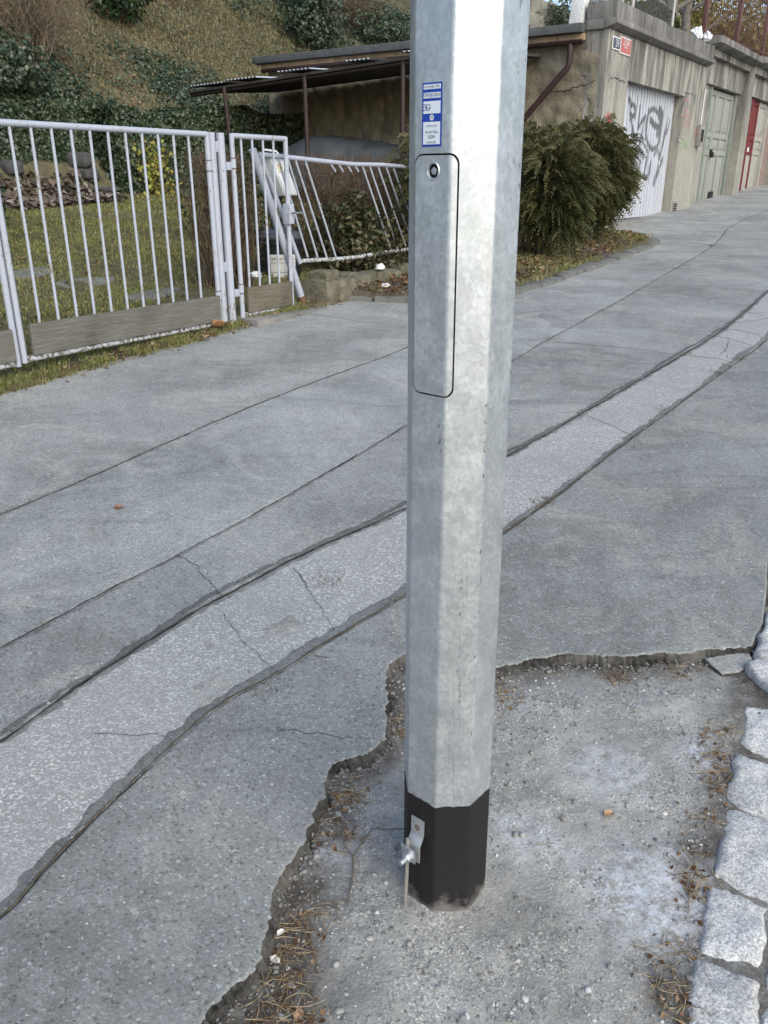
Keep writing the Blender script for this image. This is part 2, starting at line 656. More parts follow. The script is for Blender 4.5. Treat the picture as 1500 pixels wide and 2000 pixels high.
def m_plaster(name, light, mid, dark, rough_relief=0.004, streak=1.0, top=3.55, drip=0.9):
    """object coords: x along the wall, z up"""
    n = NT(name)
    p = n.objc()
    pw = n.pos()
    z = n.sep(pw, 2)
    col = n.mix(n.ramp(n.noise(p, 2.2, 6, 0.65), [(0.35, 0), (0.68, 1)]), light, mid)
    col = n.mix(n.ramp(n.noise(p, 14, 5, 0.7), [(0.5, 0), (0.75, 0.5)]), col, tuple(c * 0.7 for c in mid))
    # water streaks run down from the cornice
    st = n.noise(n.map(p, (3.2, 3.2, 0.5)), 1.0, 6, 0.68, 0.9)
    hgt = n.m('MULTIPLY', n.m('SUBTRACT', z, top - drip), 1.0 / drip, clamp=True)
    stm = n.m('MULTIPLY', n.ramp(st, [(0.43, 0), (0.56, 1)]), n.ramp(hgt, [(0.0, 0.03), (0.4, 0.6), (1.0, 1.0)]))
    col = n.mix(n.m('MULTIPLY', stm, 0.82 * streak), col, dark)
    wh = n.noise(n.map(p, (9, 9, 0.5), loc=(3, 1, 0)), 1.0, 4, 0.6, 0.3)
    whm = n.m('MULTIPLY', n.ramp(wh, [(0.6, 0), (0.66, 1)]), n.ramp(hgt, [(0.0, 0.0), (0.4, 0.7), (1, 0.6)]))
    col = n.mix(n.m('MULTIPLY', whm, 0.8 * streak), col, (0.55, 0.52, 0.47))
    # splash dirt near the ground, flaked patches
    fl = n.ramp(n.noise(p, 5, 5, 0.75, 0.6), [(0.62, 0), (0.65, 1)])
    col = n.mix(n.m('MULTIPLY', fl, 0.7), col, (0.20, 0.185, 0.16))
    h = n.m('ADD', n.noise(p, 30, 6, 0.72), n.m('MULTIPLY', n.noise(p, 5, 4), 1.2))
    n.bump(h, rough_relief, 0.9)
    return n.out(col, 0.92, spec=0.15)


def m_granite():
    n = NT('pale_granite')
    p = n.objc()
    r = n.orand()
    col = n.mix(n.ramp(n.noise(p, 9, 6, 0.7), [(0.32, 0), (0.62, 1)]), (0.33, 0.33, 0.322), (0.50, 0.50, 0.488))
    col = n.mix(n.m('MULTIPLY', r, 0.5), col, (0.56, 0.565, 0.56))
    fine = n.sepc(n.voro(p, 260, out='Color'), 0)
    col = n.mix(1.0, col, n.ramp(fine, [(0, 0.6), (0.5, 1), (1, 1.35)]), 'MULTIPLY')
    pit = n.ramp(n.noise(p, 55, 5, 0.7), [(0.28, 0.55), (0.45, 1)])
    col = n.mix(1.0, col, pit, 'MULTIPLY')
    n.bump(n.m('ADD', n.noise(p, 60, 6, 0.75), n.m('MULTIPLY', n.noise(p, 14, 4), 1.5)), 0.004, 0.9)
    return n.out(col, 0.85, spec=0.3)


def m_gravel():
    n = NT('trodden_gravel')
    n.dim = '2D'
    p = n.pos()
    rim = n.attr('rim')
    chalk = n.attr('chalk')
    base = n.mix(n.ramp(n.noise(p, 5, 6, 0.7), [(0.3, 0), (0.7, 1)]), (0.275, 0.27, 0.25), (0.44, 0.434, 0.406))
    cell = n.sepc(n.voro(p, 250, out='Color'), 0)
    agg = n.ramp(cell, [(0, 0.62), (0.6, 1.0), (0.9, 1.2), (1, 1.8)])
    bare = n.ramp(n.noise(p, 6, 4, 0.65), [(0.42, 0.25), (0.6, 1)])
    agg = n.mix(bare, (0.95, 0.95, 0.95), agg)
    col = n.mix(1.0, base, agg, 'MULTIPLY')
    bd, big = n.voro2(p, 75)
    pk = n.m('MULTIPLY', n.m('GREATER_THAN', n.sepc(big, 1), 0.9), n.ramp(bd, [(0.2, 1), (0.42, 0)]))
    col = n.mix(n.m('MULTIPLY', pk, 0.7), col, n.ramp(n.sepc(big, 0), [(0, (0.16, 0.15, 0.14)), (1, (0.5, 0.5, 0.49))]))
    rimn = n.m('MULTIPLY', rim, n.ramp(n.noise(p, 22, 5, 0.75), [(0.3, 0.5), (0.6, 1)]))
    col = n.mix(rimn, col, n.mix(n.noise(p, 90, 4), (0.045, 0.038, 0.03), (0.13, 0.11, 0.09)))
    ck = n.m('MULTIPLY', chalk, n.ramp(n.noise(p, 28, 6, 0.8), [(0.4, 0), (0.6, 1)]))
    col = n.mix(ck, col, (0.62, 0.65, 0.70))
    h = n.m('ADD', n.noise(p, 110, 4, 0.8), n.noise(p, 22, 3))
    n.bump(h, 0.005, 1.0)
    return n.out(col, 0.95, spec=0.15)


M = {}
M['asph_e'] = m_asphalt('old_asphalt_dark', (0.236, 0.244, 0.236), 0.035)
M['asph_c'] = m_asphalt('old_asphalt_mid', (0.258, 0.266, 0.258), 0.02)
M['asph_b'] = m_asphalt('old_asphalt_worn', (0.286, 0.296, 0.290), 0.012)
M['asph_a'] = m_asphalt('old_asphalt_pale', (0.284, 0.290, 0.280), 0.012)
n = NT('broken_asphalt_edge')
p = n.pos()
col = n.mix(n.ramp(n.noise(p, 60, 4, 0.7), [(0.35, 0), (0.65, 1)]), (0.012, 0.012, 0.012), (0.085, 0.08, 0.074))
col = n.mix(n.ramp(n.noise(p, 7, 3, 0.6), [(0.42, 0), (0.62, 0.85)]), col, n.mix(n.noise(p, 80, 3), (0.09, 0.08, 0.068), (0.24, 0.23, 0.21)))
n.bump(n.noise(p, 75, 5, 0.75), 0.012, 1.0)
M['asph_side'] = n.out(col, 0.95, spec=0.15)
M['chips'] = m_chips('terrazzo_concrete')
M['tar'] = m_asphalt('joint_tar', (0.175, 0.18, 0.176), 0.01)
M['tar_d'] = m_asphalt('fresh_joint_tar', (0.125, 0.13, 0.128), 0.006)
M['crack'] = m_plain('crack_dirt', (0.02, 0.019, 0.018), (0.06, 0.055, 0.05), 60, 0.95, world=True)
M['gravel'] = m_gravel()
M['granite'] = m_granite()
M['soil'] = m_plain('brown_soil', (0.05, 0.042, 0.032), (0.13, 0.11, 0.08), 25, 0.95, bump=0.02, bscale=40, world=True)
M['galv'] = m_galv()
M['black'] = m_black_base()
M['white'] = m_paint()
M['peel'] = m_peeled()
M['dark'] = m_plain('dark_cavity', (0.006, 0.006, 0.006), (0.012, 0.012, 0.012), 8, 0.9)
M['zinc'] = m_plain('bright_zinc', (0.46, 0.48, 0.5), (0.60, 0.62, 0.64), 60, 0.48, 0.85, bump=0.0006, bscale=200)

# ------------------------------------------------------------------ pavement, kerb, pit
def resample(poly, step):
    out = []
    for (a, b) in zip(poly[:-1], poly[1:]):
        L = math.dist(a, b)
        st = step * (1 if min(a[1], b[1]) < 5.5 and abs(a[0]) < 4 else 4)
        k = max(1, int(L / st))
        out += [(a[0] + (b[0] - a[0]) * i / k, a[1] + (b[1] - a[1]) * i / k) for i in range(k)]
    out.append(poly[-1])
    return out


def smoothline(poly, it=2):
    for _ in range(it):
        q = [poly[0]]
        for a, b in zip(poly[:-1], poly[1:]):
            q += [(a[0] * 0.75 + b[0] * 0.25, a[1] * 0.75 + b[1] * 0.25), (a[0] * 0.25 + b[0] * 0.75, a[1] * 0.25 + b[1] * 0.75)]
        q.append(poly[-1])
        poly = q
    return poly


def offs(poly, k):
    out = []
    for i, p in enumerate(poly):
        a, b = poly[max(i - 1, 0)], poly[min(i + 1, len(poly) - 1)]
        tx, ty = b[0] - a[0], b[1] - a[1]
        L = math.hypot(tx, ty) or 1
        kk = k(i, p) if callable(k) else k
        out.append((p[0] - ty / L * kk, p[1] + tx / L * kk))
    return out


def ragged(poly, amp, sc, seed):
    return offs(poly, lambda i, p: amp * fbm(p[0], p[1], sc, 4, seed))


def extend(poly, a, b):
    def ext(p, q, L):
        d = math.dist(p, q)
        return (q[0] + (q[0] - p[0]) / d * L, q[1] + (q[1] - p[1]) / d * L)
    return [ext(poly[1], poly[0], a)] + list(poly) + [ext(poly[-2], poly[-1], b)]


def dline(s0, d0, s1, d1):
    return [W(s0, d0), W(s1, d1)]


def line(px, left_sd, right_sd, seed):
    pts = [W(*left_sd)] + [gp(*p) for p in px] + [W(*q) for q in right_sd]
    pts = resample(smoothline(pts, 1), 1.0)
    near = resample(pts, 0.016)
    return ragged(ragged(near, 0.006, 5, seed), 0.002, 40, seed + 3)


L1 = line([(0, 1005), (170, 935), (340, 858), (560, 765), (790, 683), (900, 630), (1005, 574), (1150, 520), (1290, 472), (1395, 479)], (-12, -1.9), [], 1)
L2 = line([(0, 1265), (150, 1185), (345, 1085), (500, 1003), (640, 922), (780, 840), (1000, 705), (1075, 660), (1190, 598), (1300, 535), (1375, 492), (1400, 474), (1425, 440), (1500, 410)], (-12, -3.0), [(24, -1.6), (40, -1.6)], 2)
L3 = line([(0, 1448), (150, 1340), (300, 1242), (432, 1163), (600, 1076), (787, 996), (985, 893), (1100, 828), (1200, 770), (1330, 695), (1420, 640), (1500, 568)], (-12, -3.1), [(10, -3.3), (40, -3.3)], 3)
L4 = line([(0, 1800), (100, 1685), (200, 1585), (340, 1452), (430, 1375), (560, 1305), (660, 1240), (784, 1168), (985, 1042), (1100, 960), (1180, 895), (1290, 815), (1400, 735), (1500, 665)], (-12, -3.9), [(10, -3.85), (40, -3.85)], 4)


def inside_np(poly, X, Y):
    c = np.zeros(len(X), bool)
    P_ = np.asarray(poly)
    Q_ = np.roll(P_, 1, 0)
    for (x1, y1), (x2, y2) in zip(P_, Q_):
        if y1 == y2:
            continue
        m_ = ((y1 > Y) != (y2 > Y)) & (X < (x2 - x1) * (Y - y1) / (y2 - y1) + x1)
        c ^= m_
    return c


def slab(name, poly, top, parent, thick=0.09, inset=0.007, lip=0.0025, dz=0.0, jag=0.004, batter=0.004):
    """a closed outline (world x, y) laid on the street plane, with worn edges"""
    q = [poly[0]]
    for p in poly[1:]:
        if math.dist(p, q[-1]) > 0.003:
            q.append(p)
    poly = q
    a = sum(p[0] * q[1] - q[0] * p[1] for p, q in zip(poly, poly[1:] + poly[:1]))
    if a < 0:
        poly = poly[::-1]
    n = len(poly)
    A = np.array(poly)
    t = np.roll(A, -1, 0) - np.roll(A, 1, 0)
    t = unit(t)
    for _ in range(3):
        t = unit(t + np.roll(t, 1, 0) + np.roll(t, -1, 0))
    nrm = np.stack([-t[:, 1], t[:, 0]], 1)
    def ring(k, z, j=0.0):
        kk = k + (RNG.random(n) * 2 - 1) * j
        B = A + nrm * kk[:, None]
        return np.column_stack([B, SLOPE * (B[:, 1] - 1.4) + z + dz])
    rings = [ring(inset, 0), ring(inset * 0.3, -lip * 0.5), ring(0, -lip), ring(-batter * 0.3, -thick * 0.25, jag), ring(-batter * 0.6, -thick * 0.45, jag * 1.5), ring(-batter, -thick, jag)]
    loop = [Vector(p[:2]) for p in rings[0]]
    V, E_, F, orig, *_ = delaunay_2d_cdt(loop, [(i, (i + 1) % n) for i in range(n)], [], 0, 1e-6)
    V = np.array([(v.x, v.y) for v in V])
    F = np.array([list(f) for f in F])
    c = V[F].mean(1)
    F = F[inside_np([tuple(p[:2]) for p in rings[0]], c[:, 0], c[:, 1])]
    ar = (V[F[:, 1], 0] - V[F[:, 0], 0]) * (V[F[:, 2], 1] - V[F[:, 0], 1]) - (V[F[:, 2], 0] - V[F[:, 0], 0]) * (V[F[:, 1], 1] - V[F[:, 0], 1])
    F[ar < 0] = F[ar < 0][:, ::-1]
    mb = MB()
    mb.v = [(x, y, SLOPE * (y - 1.4) + dz) for x, y in V]
    mb.f = [tuple(int(i) for i in f) for f in F]
    mb.m = [0] * len(mb.f)
    o = len(mb.v)
    mb.v += [tuple(p) for r in rings for p in r]
    for k in range(len(rings) - 1):
        for i in range(n):
            mb.f.append((o + k * n + i, o + (k + 1) * n + i, o + (k + 1) * n + (i + 1) % n, o + k * n + (i + 1) % n))
            mb.m.append(0 if k < 2 else 1)
    return obj(name, mb, [top, M['asph_side']], parent, smooth=50, fixn=False)


pave = thing('pavement', 'grey cracked asphalt pavement laid in strips with tarred joints', 'pavement', kind='structure')
GAP = 0.005
FAR = 40
back = [W(FAR, 0.4), W(-12, 0.4)]
iL2 = min(range(len(L2)), key=lambda i: math.dist(L2[i], L1[-1]))
slab('asphalt_strip', offs(L1, GAP) + offs(L2, GAP)[iL2 + 1:] + back, M['asph_a'], pave, dz=-0.001)
slab('asphalt_strip', offs(L1, -GAP)[:-1] + offs(L2, GAP)[:iL2][::-1], M['asph_b'], pave, dz=0.001)
slab('asphalt_strip', offs(L2, -GAP) + offs(L3, GAP)[::-1], M['asph_c'], pave)
slab('concrete_strip', offs(L3, -GAP * 0.8) + offs(L4, GAP * 0.7)[::-1], M['chips'], pave, dz=-0.003)
KERB = [W(40, -4.72), W(20, -4.72), W(6, -4.72), gp(1500, 1080), gp(1497, 1160), gp(1490, 1215), gp(1468, 1256)]
PIT = [gp(*p) for p in [(1468, 1256), (1440, 1263), (1372, 1268), (1330, 1276), (1250, 1276), (1180, 1280), (1100, 1277), (1030, 1286), (970, 1300), (900, 1298), (830, 1278), (785, 1277),
                        (760, 1300), (752, 1340), (756, 1400), (750, 1440), (722, 1462), (690, 1474), (650, 1490), (634, 1508), (632, 1545), (612, 1595), (590, 1645), (560, 1685),
                        (540, 1735), (522, 1795), (512, 1850), (502, 1895), (450, 1925), (404, 1955), (386, 2000), (370, 2080), (330, 2200), (300, 2400)]]
pit_edge = ragged(resample(PIT, 0.007), 0.013, 13, 9)
pit_edge = ragged(pit_edge, 0.006, 48, 5)
pit_edge = [(x + random.uniform(-.0028, .0028), y + random.uniform(-.0028, .0028)) for x, y in pit_edge]
near_left = [gp(200, 2600), W(-6.5, -5.0), W(-12, -5.0)]
slab('asphalt_strip', offs(L4, -GAP * 0.7) + resample(KERB, 0.05)[:-1] + pit_edge + near_left, M['asph_e'], pave, thick=0.10, inset=0.008, lip=0.003, jag=0.007, batter=0.035)

bed = MB()
bed.add([(x, y, G(x, y) - 0.085) for x, y in (W(-13, 1), W(-13, -4.75), W(41, -4.75), W(41, 1))], [(0, 1, 2, 3)])
obj('joint_filler', bed, M['crack'], pave, smooth=None)


def ribbon(name, ln, w0, w1, mat, dz, seed, side=0.0, amp=0.6, sc=3.0, lim=None, jag=1.3, wmin=0.002, lo=0.15):
    pts = ln
    if lim:
        pts = [p for p in ln if lim[0] < p[0] < lim[1] and p[1] < lim[2]]
    a, b = [], []
    for i, p in enumerate(pts):
        q, r = pts[max(i - 1, 0)], pts[min(i + 1, len(pts) - 1)]
        tx, ty = r[0] - q[0], r[1] - q[1]
        L = math.hypot(tx, ty) or 1
        nx, ny = -ty / L, tx / L
        wv = w0 * max(lo, 1 + amp * 1.6 * fbm(p[0], p[1], sc, 3, seed) + jag * fbm(p[0], p[1], 22, 4, seed + 1))
        wu = w1 * max(lo, 1 + amp * 1.6 * fbm(p[0], p[1], sc, 3, seed + 7) + jag * fbm(p[0], p[1], 22, 4, seed + 3))
        a.append((p[0] + nx * max(wv, wmin), p[1] + ny * max(wv, wmin)))
        b.append((p[0] - nx * max(wu, wmin), p[1] - ny * max(wu, wmin)))
    n = len(a)
    mb = MB()
    vs = [(x, y, G(x, y) + dz - 0.0012) for x, y in a] + [((p[0] * 0.7 + q[0] * 0.3), (p[1] * 0.7 + q[1] * 0.3), G(*p) + dz) for p, q in zip(a, b)] + \
         [((p[0] * 0.3 + q[0] * 0.7), (p[1] * 0.3 + q[1] * 0.7), G(*q) + dz) for p, q in zip(a, b)] + [(x, y, G(x, y) + dz - 0.0012) for x, y in b]
    fs = [(k * n + i, (k + 1) * n + i, (k + 1) * n + i + 1, k * n + i + 1) for k in range(3) for i in range(n - 1)]
    mb.v, mb.f, mb.m = vs, fs, [0] * len(fs)
    return obj(name, mb, mat, pave, smooth=60, fixn=False)


LIM = (-4, 12, 20)
ribbon('tar_joint', offs(L1, 0.004), 0.010, 0.008, M['tar'], -0.0004, 11, lim=LIM)
ribbon('tar_joint', offs(L2, -0.008), 0.010, 0.014, M['tar'], 0.0006, 12, lim=LIM)
ribbon('tar_joint', offs(L3, 0.012), 0.027, 0.010, M['tar_d'], 0.0006, 13, sc=1.6, amp=0.9, lim=LIM, jag=0.5)
ribbon('tar_joint', offs(L3, -0.012), 0.008, 0.012, M['tar'], -0.0020, 23, sc=1.6, lim=LIM)
ribbon('tar_joint', offs(L4, 0.018), 0.026, 0.018, M['tar'], -0.0012, 14, sc=1.3, amp=1.0, lim=LIM, jag=0.6)
ribbon('joint_grit', offs(L4, 0.003), 0.003, 0.003, M['soil'], 0.0006, 15, sc=2.2, amp=1.6, lim=LIM, lo=-1, wmin=0.0)
ribbon('joint_grit', offs(L1, 0.0), 0.004, 0.003, M['soil'], 0.0012, 16, sc=2.2, amp=1.6, lim=LIM, lo=-1, wmin=0.0)
ribbon('joint_gap', offs(L3, -0.002), 0.0035, 0.0035, M['crack'], 0.0015, 17, sc=3, amp=1.2, lim=LIM, wmin=0.0008)
ribbon('joint_gap', offs(L2, 0.001), 0.003, 0.003, M['crack'], 0.0015, 18, sc=3, amp=1.2, lim=LIM, wmin=0.0008)


def crack(px, w=0.0022, seed=0):
    ln = ragged(resample([gp(*p) for p in px], 0.006), 0.014, 16, seed)
    ribbon('crack', ln, w * 0.55, w * 0.55, M['crack'], 0.0030, seed, amp=1.2, sc=14, wmin=0.0003)


for k, (px, w) in enumerate([([(347, 1086), (385, 1105), (402, 1132), (432, 1162)], 0.0022), ([(575, 1108), (602, 1150), (640, 1210), (656, 1233)], 0.0016),
                             ([(436, 1200), (470, 1248), (512, 1290), (535, 1308)], 0.0012), ([(1145, 812), (1190, 830), (1238, 852)], 0.0018),
                             ([(1080, 668), (1200, 678), (1335, 694)], 0.0016), ([(1335, 694), (1400, 700), (1440, 712)], 0.003), ([(1378, 655), (1420, 660), (1468, 675)], 0.003),
                             ([(1395, 640), (1440, 645), (1485, 655)], 0.003), ([(1425, 662), (1418, 685), (1405, 692)], 0.0022), ([(1440, 605), (1470, 612), (1500, 610)], 0.003), ([(1420, 632), (1460, 628), (1500, 622)], 0.003),
                             ([(540, 1428), (610, 1430), (690, 1442)], 0.0010), ([(610, 1275), (625, 1282), (640, 1286)], 0.0012), ([(1290, 467), (1340, 472), (1398, 480)], 0.004),
                             ([(180, 1432), (260, 1438), (330, 1440)], 0.0009), ([(600, 612), (700, 628), (795, 640)], 0.0018)]):
    crack(px, w, 30 + k)

# the pit round the post
pxs = np.array(pit_edge)


def edge_dist(x, y):
    return float(np.sqrt(((pxs - (x, y)) ** 2).sum(1)).min())


def pit_z(x, y, e=None):
    if e is None:
        e = edge_dist(x, y)
    k = float(sst(0.02, 0.30, e))
    return G(x, y) - 0.036 + 0.031 * k + 0.006 * fbm(x, y, 7, 4, 2.2) + 0.0035 * fbm(x, y, 38, 3, 1.1)


PX0, PX1, PY0, PY1 = -0.62, 1.75, 0.62, 2.62
nx, ny = 180, 152
vs, rim, chalk = [], [], []
CH = [(gp(1275, 1745), 0.10, 1.0), (gp(1285, 1810), 0.06, 0.8), (gp(1020, 1620), 0.06, 0.8), (gp(1190, 1500), 0.08, 0.6), (gp(1370, 1470), 0.05, 0.8), (gp(1000, 1360), 0.05, 0.4), (gp(640, 1640), 0.05, 0.5), (gp(1090, 1650), 0.05, 0.5)]
RB = [(gp(545, 1850), 0.06), (gp(560, 1960), 0.07), (gp(640, 1590), 0.04), (gp(600, 1700), 0.045), (gp(1360, 1650), 0.035), (gp(1310, 1930), 0.04), (gp(1405, 1480), 0.03)]
for j in range(ny + 1):
    for i in range(nx + 1):
        x = PX0 + (PX1 - PX0) * i / nx
        y = PY0 + (PY1 - PY0) * j / ny
        e = edge_dist(x, y)
        vs.append((x, y, pit_z(x, y, e)))
        kd = min(e, 9)
        sk, dk = SD(x, y)
        kline = dk + 4.96 - 0.134 * (sk + 3.33)
        rim.append(max(1 - float(sst(0.02, 0.13, e)), 1 - float(sst(0.0, 0.10, kline))) * (0.75 + 0.5 * fbm(x, y, 9, 3, 4)) + sum(math.exp(-((x - c[0]) ** 2 + (y - c[1]) ** 2) / (2 * r * r)) for c, r in RB))
        chalk.append(max([0.0] + [a * math.exp(-((x - c[0]) ** 2 + (y - c[1]) ** 2) / (2 * r * r)) for c, r, a in CH]))
fs = np.array([(j * (nx + 1) + i, j * (nx + 1) + i + 1, (j + 1) * (nx + 1) + i + 1, (j + 1) * (nx + 1) + i) for j in range(ny) for i in range(nx)])
pit = npmesh('gravel_patch', vs, fs, M['gravel'], smooth=180)
tag(pit, 'bare trodden patch of grey gravel and dirt around the steel post', 'gravel', kind='structure')
for nm, arr in (('rim', rim), ('chalk', chalk)):
    a = pit.data.attributes.new(nm, 'FLOAT', 'POINT')
    a.data.foreach_set('value', np.clip(np.array(arr, np.float32), 0, 1))

# big ground sheet far below everything else
gs = MB()
gs.add([(x, y, G(x, y) - 0.35) for x, y in ((-150, -120), (150, -120), (150, 120), (-150, 120))], [(0, 1, 2, 3)])
tag(obj('ground', gs, M['soil'], smooth=None), 'brown earth under the pavement and gardens', 'ground', kind='structure')
rd = MB()
rd.add([(x, y, G(x, y) - 0.10) for x, y in (W(-14, -5.0), W(-14, -14), W(45, -14), W(45, -5.0))], [(0, 1, 2, 3)])
tag(obj('road', rd, M['asph_c'], smooth=None), 'asphalt road beyond the granite kerb', 'road', kind='structure')

frag = ragged(resample([gp(*p) for p in ((1378, 1276), (1420, 1268), (1464, 1262), (1472, 1284), (1446, 1303), (1412, 1306), (1378, 1276))], 0.01)[:-1], 0.004, 30, 3)
slab('broken_piece', frag, M['asph_a'], pave, thick=0.05, dz=-0.018)

# kerb of rough granite blocks
kerb = thing('granite_kerb', 'row of rough pale granite kerb blocks beside the gravel patch', 'kerb', kind='structure')


def stone(name, quad, zt, parent, mat, depth=0.16, round_=0.010, amp=0.005, n=12, seed=0, grow=1.0):
    """rough block on four ground corners"""
    q = [Vector((p[0], p[1])) for p in quad]
    cq = (q[0] + q[1] + q[2] + q[3]) / 4
    q = [cq + (p - cq) * grow for p in q]
    mb = MB()
    def top(u, v):
        eu, ev = u, v
        p = q[0] * (1 - eu) * (1 - ev) + q[1] * eu * (1 - ev) + q[2] * eu * ev + q[3] * (1 - eu) * ev
        m = min(eu, 1 - eu, ev, 1 - ev)
        c = q[0] * .25 + q[1] * .25 + q[2] * .25 + q[3] * .25
        jx = 0.008 * fbm(p.x, p.y, 26, 4, seed + 5)
        jy = 0.008 * fbm(p.x, p.y, 26, 4, seed + 8)
        cu = min(abs(eu - 0.5), 0.5) * 2
        cv = min(abs(ev - 0.5), 0.5) * 2
        pull = 0.015 * (cu ** 8) * (cv ** 8)
        x, y = p.x + (c.x - p.x) * pull * 3 + jx, p.y + (c.y - p.y) * pull * 3 + jy
        z = G(x, y) + zt + amp * 1.6 * fbm(x, y, 9, 4, seed) + amp * 1.0 * fbm(x, y, 34, 4, seed + 2) - round_ * max(0.0, 1 - m / 0.07) ** 2.2
        return (x, y, z)
    mb.grid(n, n, top)
    idx = [i for i in range(n + 1)] + [j * (n + 1) + n for j in range(1, n + 1)] + [n * (n + 1) + i for i in range(n - 1, -1, -1)] + [j * (n + 1) for j in range(n - 1, 0, -1)]
    o = len(mb.v)
    for i in idx:
        x, y, z = mb.v[i]
        mb.v.append((x, y, z - depth))
    L = len(idx)
    for k in range(L):
        mb.f.append((idx[k], o + k, o + (k + 1) % L, idx[(k + 1) % L]))
        mb.m.append(0)
    cx = sum(p.x for p in q) / 4
    cy = sum(p.y for p in q) / 4
    o = obj(name, mb, mat, parent, smooth=55)
    # own origin in the block's middle, so that the stone's grain differs
    b = Vector((cx, cy, 0))
    o.data.transform(Matrix.Translation(-b))
    o.location = b
    return o


def z4(pts):
    return [gp(940 + x / 2.5, 1200 + y / 2.5) for x, y in pts]


stones = [[(1335, 195), (1365, 88), (1530, 100), (1500, 250)], [(1298, 248), (1330, 215), (1500, 270), (1470, 440)], [(1268, 622), (1288, 440), (1480, 470), (1480, 740)],
          [(1200, 905), (1250, 672), (1500, 760), (1520, 1060)], [(1140, 1262), (1215, 938), (1560, 1075), (1480, 1440)], [(1062, 1640), (1122, 1298), (1398, 1432), (1368, 1712)],
          [(1000, 2020), (1035, 1662), (1362, 1806), (1340, 2080)], [(960, 2420), (1000, 2045), (1340, 2110), (1300, 2500)], [(1240, 1730), (1395, 1690), (1600, 1760), (1590, 1900)],
          [(1375, 85), (1400, -20), (1540, -10), (1540, 80)]]
stones[8] = [(1385, 1822), (1400, 1735), (1640, 1790), (1640, 1960)]
for k, s in enumerate(stones):
    stone('stone', z4(s), 0.004 + 0.003 * math.sin(k * 2.2), kerb, M['granite'], seed=k * 3.1, grow=1.045)
stone('stone', z4([(1362, 2080), (1372, 1850), (1640, 1990), (1640, 2240)]), 0.0, kerb, M['granite'], seed=40)
stone('stone', z4([(1500, 1450), (1575, 1110), (1800, 1180), (1740, 1560)]), 0.002, kerb, M['granite'], seed=43)
stone('stone', z4([(1415, 1700), (1425, 1490), (1740, 1600), (1700, 1780)]), 0.002, kerb, M['granite'], seed=46)
s0 = SD(*gp(1500, 1160))[0]
for k in range(26):                       # the row goes on up the street
    a, b = s0 + 0.235 * k + 0.04, s0 + 0.235 * (k + 1) + 0.02
    off = 0.012 * math.sin(k * 1.7)
    stone('stone', [W(a, -5.0 + off), W(b, -5.0 + off), W(b, -4.745 + off), W(a, -4.745 + off)], 0.003, kerb, M['granite'], n=5, seed=60 + k)
for k in range(44):
    a, b = s0 + 0.235 * 26 + 0.75 * k + 0.04, s0 + 0.235 * 26 + 0.75 * (k + 1) + 0.02
    stone('stone', [W(a, -5.0), W(b, -5.0), W(b, -4.745), W(a, -4.745)], 0.003, kerb, M['granite'], n=4, seed=120 + k)
dirt = MB()
dirt.grid(160, 8, lambda u, v: (lambda s, d: (*W(s, d), Gs(s, d) - 0.022 + 0.006 * fbm(s, d, 20, 3, 3)))(-5 + 46 * u, min(-4.69, -4.96 + 0.134 * (-5 + 46 * u + 3.33)) - 0.62 + 0.58 * v))
tag(obj('kerb_bedding', dirt, M['soil'], smooth=180), 'dark grit in the joints of the granite kerb', 'grit', kind='stuff')

# ------------------------------------------------------------------ the steel post
PCX, PCY, PR, PLEAN = 0.1385, 1.4415, 0.0965, -0.0055
AZ = math.atan2(PCX, PCY)
ER = Vector((math.cos(AZ), -math.sin(AZ), 0))
EV = Vector((math.sin(AZ), math.cos(AZ), 0))
TH0 = 13.0
RC = 0.011
SIDE = 2 * PR * math.sin(rad(22.5))


def pole_surf(u, z, off=0.0):
    """octagon with rolled corners; u counts sides from the right-hand corner"""
    R = PR - 0.0018 * z + off / math.cos(rad(22.5))
    rc = RC
    cut = rc * math.tan(rad(22.5)) / SIDE
    k = math.floor(u + 0.5)
    f = u - k
    va = TH0 + 45 * k
    if abs(f) < cut:
        an = va + 22.5 * f / cut
        rr = rc + off
        cr = (R - off / math.cos(rad(22.5))) - rc / math.cos(rad(22.5))
        px = cr * math.cos(rad(va)) + rr * math.cos(rad(an))
        py = cr * math.sin(rad(va)) + rr * math.sin(rad(an))
        nx, ny = math.cos(rad(an)), math.sin(rad(an))
    else:
        k0 = math.floor(u)
        g = u - k0
        a0, a1 = rad(TH0 + 45 * k0), rad(TH0 + 45 * (k0 + 1))
        px = R * (math.cos(a0) * (1 - g) + math.cos(a1) * g)
        py = R * (math.sin(a0) * (1 - g) + math.sin(a1) * g)
        an = rad(TH0 + 45 * k0 + 22.5)
        nx, ny = math.cos(an), math.sin(an)
    c = Vector((PCX + PLEAN * z, PCY, z))
    return c + ER * px - EV * py, (ER * nx - EV * ny)


CUTF = RC * math.tan(rad(22.5)) / SIDE
ULINES = sorted({round(k + f, 5) for k in range(0, 9) for f in (-CUTF, -CUTF * .6, -CUTF * .25, CUTF * .25, CUTF * .6, CUTF) if 0 <= k + f <= 8} | {0.0, 8.0} | {k + .5 for k in range(8)})


def rrect(u0, u1, z0, z1, rz, n=8):
    """rounded rectangle in (u, z), radius in metres"""
    ru = rz / SIDE
    out = []
    for cu, cz, a0 in ((u1 - ru, z1 - rz, 0), (u0 + ru, z1 - rz, 90), (u0 + ru, z0 + rz, 180), (u1 - ru, z0 + rz, 270)):
        for i in range(n + 1):
            a = rad(a0 + 90 * i / n)
            out.append((cu + ru * math.cos(a), cz + rz * math.sin(a)))
    return out


